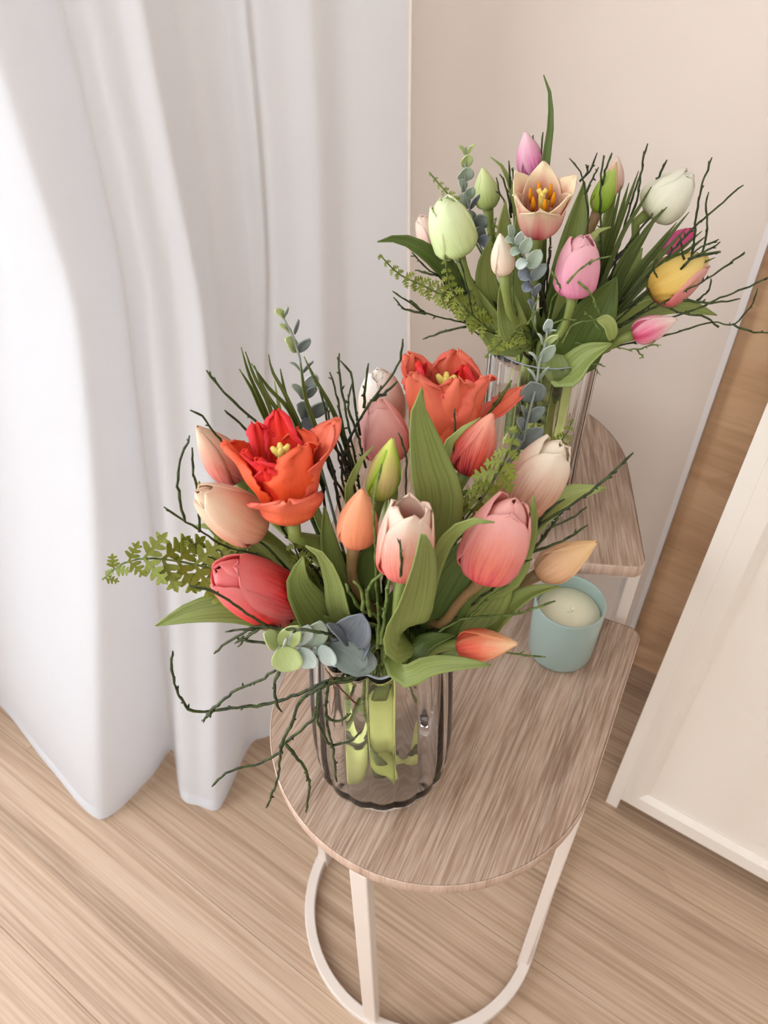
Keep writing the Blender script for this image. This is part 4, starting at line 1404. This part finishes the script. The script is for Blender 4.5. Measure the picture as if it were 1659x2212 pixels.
tulip("small ivory tulip bud at the front left of the rear bouquet", B_, (1089, 593, .57), (1080, 504, .57), 50, 'bud', PM['ivory'], 0.5,
      leaves=[lf(L(.605, (1060, 515), (1047, 580), (1062, 660)), 54, 'leaf', B_, .2), lf(L(.585, (1086, 585), (1094, 650), (1112, 720)), 58, 'leaf', B_, .2), lf(L(.60, (1010, 600), (1040, 660), (1090, 740)), 56, 'leaf', B_, -.2)])
tulip("pink tulip at the front centre of the rear bouquet", B_, (1236, 637, .57), (1258, 510, .57), 92, 'half', PM['pink'], 0.5, width=1.05,
      leaves=[lf(L((.572, .59), (1332, 598), (1300, 650), (1256, 722), (1222, 785)), 98, 'leaf_dark', B_, .2), lf(L((.555, .58), (1322, 742), (1270, 768), (1222, 806)), 66, 'leaf', B_, -.3), lf(L(.605, (1222, 560), (1206, 640), (1196, 720)), 54, 'leaf_dark', B_, .1)])
tulip("narrow green and pink tulip bud right of the open tulip", B_, (1290, 458, .63), (1332, 350, .63), 48, 'bud', None, 0.25, petal_mats=[PM['lime_edge'], PM['lime_pink'], PM['lime_edge'], PM['lime_pink'], PM['lime_edge'], PM['lime_pink']], stem='stem_brown',
      leaves=[lf(L(.64, (1322, 470), (1314, 515), (1288, 570)), 44, 'leaf', B_, .2), lf(L(.60, (1320, 490), (1290, 500), (1262, 534), (1236, 590)), 30, 'leaf_pale', B_, .2)])
tulip("pale pink bud half hidden behind the green and pink bud", B_, (1320, 418, .67), (1334, 337, .67), 44, 'bud', PM['pale_pink'], 0.2)
tulip("cream white tulip leaning right at the upper right of the rear bouquet", B_, (1398, 462, .635), (1497, 376, .635), 98, 'shut', PM['white'], 0.4, width=1.08, via=[(1370, 520, .635), (1310, 620, .63)],
      leaves=[lf(L(.615, (1388, 536), (1366, 582), (1330, 642), (1288, 710)), 48, 'leaf', B_, .2), lf(L(.615, (1432, 452), (1402, 490), (1366, 548), (1310, 640)), 22, 'leaf_dark', B_, .2)])
tulip("small magenta tulip peeking out below the cream white tulip", B_, (1432, 540, .67), (1500, 498, .67), 42, 'shut', PM['magenta'], 0.3)
tulip("yellow tulip with pink outer petal at the far right of the rear bouquet", B_, (1404, 636, .605), (1530, 556, .605), 102, 'shut', PM['yellow'], -0.45, petal_mats=[PM['yellow'], PM['rose'], PM['yellow'], PM['yellow'], PM['rose'], PM['yellow']], via=[(1380, 660, .61), (1310, 700, .615)],
      leaves=[lf(L(.60, (1549, 681), (1480, 660), (1410, 662), (1340, 704), (1280, 752)), 42, 'leaf', B_, .3)])
tulip("pink striped tulip bud pointing right low in the rear bouquet", B_, (1366, 724, .573), (1463, 689, .568), 58, 'bud', PM['candy'], 0.3, via=[(1330, 740, .577), (1270, 770, .59)],
      leaves=[lf(L(.56, (1288, 690), (1310, 700), (1320, 735)), 36, 'leaf_pale', None, .5, cup=.6)])

# ------------------------------------------------------------------ rear bouquet: greenery
eucalyptus("upright pale eucalyptus sprig at the upper left of the rear bouquet", B_, L((.645, .63), (1007, 318), (1006, 350), (1004, 385), (1006, 425), (1020, 470), (1040, 540)), [
    (1007, 335, 990, 316, .645, 9, 0, .4), (1008, 335, 1026, 312, .645, 9, 0, .4), (1006, 362, 1010, 334, .644, 26, 0, .2), (1004, 392, 1006, 362, .642, 36, 1, .2), (1004, 412, 990, 394, .64, 26, 1, .5), (1008, 432, 1022, 404, .64, 24, 1, .3), (1012, 448, 986, 432, .638, 32, 1, .3), (1016, 452, 1036, 420, .638, 14, 4, .7), (1024, 478, 1004, 470, .635, 30, 3, .3), (1030, 490, 1052, 470, .635, 34, 3, .2), (1036, 520, 1022, 500, .632, 40, 3, .2), (1040, 530, 1060, 520, .63, 36, 4, .2)])
eucalyptus("grey eucalyptus sprig in the middle of the rear bouquet beside the ivory bud", B_, L((.56, .575), (1102, 492), (1116, 528), (1136, 560), (1146, 600), (1152, 650), (1156, 700)), [
    (1108, 512, 1098, 488, .56, 18, 1, .3), (1112, 522, 1092, 522, .56, 20, 1, .3), (1116, 530, 1126, 500, .56, 20, 2, .4), (1122, 540, 1106, 552, .56, 22, 1, .3), (1128, 548, 1146, 514, .56, 28, 1, .2), (1136, 562, 1120, 582, .562, 26, 2, .4), (1142, 580, 1168, 540, .562, 34, 1, .2), (1144, 592, 1124, 604, .564, 34, 4, .2), (1148, 606, 1180, 570, .564, 28, 3, .3), (1148, 618, 1132, 630, .566, 26, 4, .3), (1152, 640, 1166, 612, .566, 18, 4, .5), (1154, 670, 1140, 650, .57, 18, 4, .5)])
fern("small olive fern tip at the upper left of the rear bouquet", B_, L((.63, .625), (927, 372), (952, 402), (984, 440), (1020, 510)), 11, 22, 0.5, 50)
fern("long olive fern frond reaching left below the green white tulip", B_, L((.59, .60), (820, 550), (862, 592), (920, 620), (985, 655), (1045, 705)), 15, 36, 0.5, 46)
fern("olive fern frond drooping over the left of the rear vase rim", B_, L((.575, .585), (1046, 772), (1072, 748), (1098, 728), (1130, 720)), 7, 34, 0.4, 50)
fern("second olive fern frond crossing low at the left of the rear bouquet", B_, L((.58, .59), (962, 560), (970, 610), (1000, 660), (1060, 715)), 11, 34, 0.5, 52)
fern("little fern between the green bud and the tall leaf", B_, L((.635, .63), (1072, 470), (1066, 510), (1076, 570)), 7, 20, 0.4, 52)

BB = B_
branch("forked bilberry twig at the far left of the rear bouquet", BB, [
    L((.60, .585), (1110, 745), (1060, 716), (1003, 698), (959, 687), (916, 675), (887, 655), (848, 629)), L(.586, (920, 678), (878, 669), (858, 652), (850, 642)), L(.59, (1008, 706), (985, 710), (945, 721), (913, 733)), L(.588, (916, 674), (900, 660), (884, 648))], r=0.0015)
branch("thin bilberry twig at left crossing the curled leaf", BB, [L((.60, .59), (1060, 735), (1008, 698), (974, 646), (953, 603), (916, 574), (890, 545)), L(.592, (945, 596), (920, 588), (896, 584))], r=0.0013)
branch("twigs rising before the green white tulip", BB, [L((.60, .58), (1060, 735), (1014, 675), (1003, 632), (991, 588), (968, 548)), L(.582, (1020, 680), (1010, 620), (996, 570), (988, 542))], r=0.0014)
branch("bilberry twigs between the green bud and the open tulip", BB, [L((.63, .64), (1120, 560), (1092, 445), (1078, 415), (1072, 383)), L(.64, (1104, 470), (1095, 409), (1079, 376)), L(.645, (1106, 460), (1102, 400), (1099, 347)), L(.645, (1112, 440), (1110, 400), (1108, 362))], r=0.0015)
branch("slender upright twig before the ivory bud", BB, [L((.585, .575), (1140, 740), (1115, 675), (1107, 617), (1111, 545), (1114, 467))], mat='twig_light', r=0.0014)
branch("short twigs beside the highest pink bud", BB, [L((.65, .66), (1190, 470), (1174, 400), (1170, 328), (1173, 285)), L(.66, (1160, 330), (1150, 310), (1152, 292))], r=0.0014)
branch("branching bilberry twig right of the open tulip", BB, [L((.62, .635), (1250, 640), (1269, 508), (1269, 462), (1264, 415), (1255, 375), (1230, 342)), L(.635, (1252, 392), (1275, 369), (1290, 330)), L(.635, (1262, 420), (1275, 398), (1293, 361)), L(.635, (1266, 378), (1270, 366), (1264, 356))], r=0.0013)
branch("straight twig crossing the green and pink bud", BB, [L((.61, .62), (1290, 660), (1298, 540), (1297, 462), (1298, 387), (1304, 335)), L(.625, (1300, 400), (1310, 360), (1322, 330))], r=0.0015)
branch("tall knotty twig left of the cream white tulip", BB, [L((.62, .635), (1300, 650), (1350, 485), (1368, 424), (1382, 381), (1389, 343), (1399, 310)), L(.635, (1414, 410), (1427, 372), (1441, 345)), L(.63, (1362, 470), (1376, 430), (1384, 380)), L(.62, (1330, 560), (1380, 500), (1410, 460))], r=0.0015)
branch("tall pair of twigs right of the cream white tulip", BB, [L((.60, .605), (1340, 700), (1430, 640), (1483, 589), (1498, 531), (1503, 473), (1512, 424), (1524, 375), (1538, 340)), L((.60, .60), (1480, 600), (1506, 566), (1521, 531), (1528, 488), (1525, 444), (1531, 415))], r=0.0015)
branch("long twig rising to the far upper right", BB, [L((.60, .615), (1330, 670), (1400, 595), (1440, 555), (1506, 485), (1541, 456), (1576, 424), (1606, 400))], r=0.0015)
branch("long twig sweeping right over the yellow tulip", BB, [L((.59, .58), (1330, 710), (1400, 670), (1446, 646), (1483, 626), (1521, 606), (1564, 577), (1609, 544)), L(.585, (1505, 650), (1530, 628), (1537, 605))], r=0.0014)
branch("twig running out to the right edge below the yellow tulip", BB, [L((.59, .57), (1320, 740), (1380, 716), (1440, 690), (1512, 664), (1570, 638), (1619, 618), (1659, 599)), L(.575, (1477, 649), (1541, 654), (1599, 645))], r=0.0015)
branch("lowest right twig with two curved ends beyond the pink striped bud", BB, [L((.59, .565), (1290, 765), (1340, 745), (1446, 722), (1498, 707), (1541, 696), (1584, 701), (1622, 661), (1636, 623)), L(.565, (1584, 701), (1625, 717), (1668, 719)), L(.568, (1552, 706), (1521, 684), (1477, 678), (1431, 661))], r=0.0013)
branch("fine drooping twigs below the pink striped bud", BB, [L((.59, .56), (1230, 770), (1287, 710), (1310, 733), (1339, 753), (1382, 753), (1411, 745), (1428, 746)), L(.56, (1376, 756), (1391, 773)), L(.56, (1400, 748), (1416, 736))], mat='twig_light', r=0.0011)
branch("thin twig hanging over the right of the rear vase rim", BB, [L((.585, .56), (1240, 740), (1269, 750), (1278, 785), (1297, 811)), L(.562, (1276, 786), (1294, 788), (1308, 792))], mat='twig_light', r=0.0011)
branch("light twig crossing before the pink tulip", BB, [L((.585, .545), (1180, 720), (1194, 646), (1220, 612), (1258, 592), (1281, 563), (1321, 553)), L(.548, (1225, 612), (1248, 586), (1280, 560)), L(.55, (1249, 609), (1272, 629), (1287, 658), (1295, 681)), L(.548, (1210, 622), (1200, 600), (1192, 585))], mat='twig_light', r=0.0013)
branch("fine greenish twigs low in the front of the rear bouquet", BB, [L((.58, .555), (1190, 760), (1230, 690), (1250, 640), (1252, 620)), L(.557, (1160, 720), (1150, 680), (1166, 640)), L(.557, (1215, 740), (1240, 700), (1290, 690)), L(.558, (1300, 720), (1280, 690), (1262, 672)), L(.558, (1140, 700), (1160, 670), (1172, 664)), L(.558, (1190, 700), (1215, 690), (1245, 690))], mat='twig_light', r=0.0011)
branch("short twigs crossing above the yellow tulip", BB, [L((.60, .59), (1340, 680), (1420, 610), (1470, 580), (1506, 540), (1553, 517)), L(.592, (1470, 582), (1500, 556), (1557, 545)), L(.592, (1486, 560), (1530, 540), (1556, 522)), L(.594, (1420, 560), (1412, 580), (1420, 600)), L(.594, (1478, 560), (1470, 520), (1468, 508))], r=0.0014)
blades("sheaf of dark green blades fanning right in the rear bouquet", BB, [
    L((.615, .605), (1489, 457), (1457, 496), (1411, 554), (1353, 626), (1300, 720)), L((.615, .605), (1441, 447), (1405, 487), (1360, 560), (1310, 680)), L((.61, .60), (1483, 492), (1425, 556), (1370, 620), (1310, 710)), L((.61, .60), (1516, 499), (1469, 540), (1400, 598), (1310, 700)), L((.605, .60), (1557, 542), (1498, 556), (1425, 584), (1320, 690)),
    L((.62, .605), (1407, 404), (1379, 450), (1342, 510), (1290, 640)), L((.625, .61), (1359, 395), (1340, 460), (1316, 540), (1280, 650)), L((.625, .61), (1342, 401), (1326, 470), (1306, 550), (1275, 650)), L((.625, .61), (1379, 369), (1358, 430), (1330, 510), (1285, 640)), L((.615, .60), (1462, 480), (1420, 530), (1370, 590), (1305, 690)), L((.61, .60), (1525, 510), (1480, 545), (1420, 580), (1325, 690)), L((.60, .60), (1545, 556), (1470, 590), (1400, 630), (1310, 710)), L((.62, .61), (1330, 420), (1318, 480), (1300, 560), (1270, 660)), L((.615, .605), (1420, 470), (1390, 510), (1350, 570), (1300, 670))], 11)
branch("tangle of woody stems coloured shade-dark in the heart of the rear bouquet", BB, [  # same darkened stems, shade between the rear flowers carried by their colour
    L((.62, .63), (1160, 770), (1150, 650), (1130, 560), (1120, 500)), L((.62, .62), (1170, 770), (1170, 650), (1190, 540)), L((.61, .61), (1180, 770), (1210, 680), (1250, 600)), L((.61, .61), (1190, 770), (1250, 680), (1310, 590), (1350, 540)), L((.61, .60), (1150, 770), (1100, 690), (1040, 630), (1000, 600)), L((.60, .60), (1150, 780), (1090, 720), (1030, 680)), L((.60, .60), (1200, 770), (1270, 700), (1350, 640)), L((.60, .59), (1180, 780), (1180, 690), (1170, 620))], mat='shaded_bark', r=0.0020)
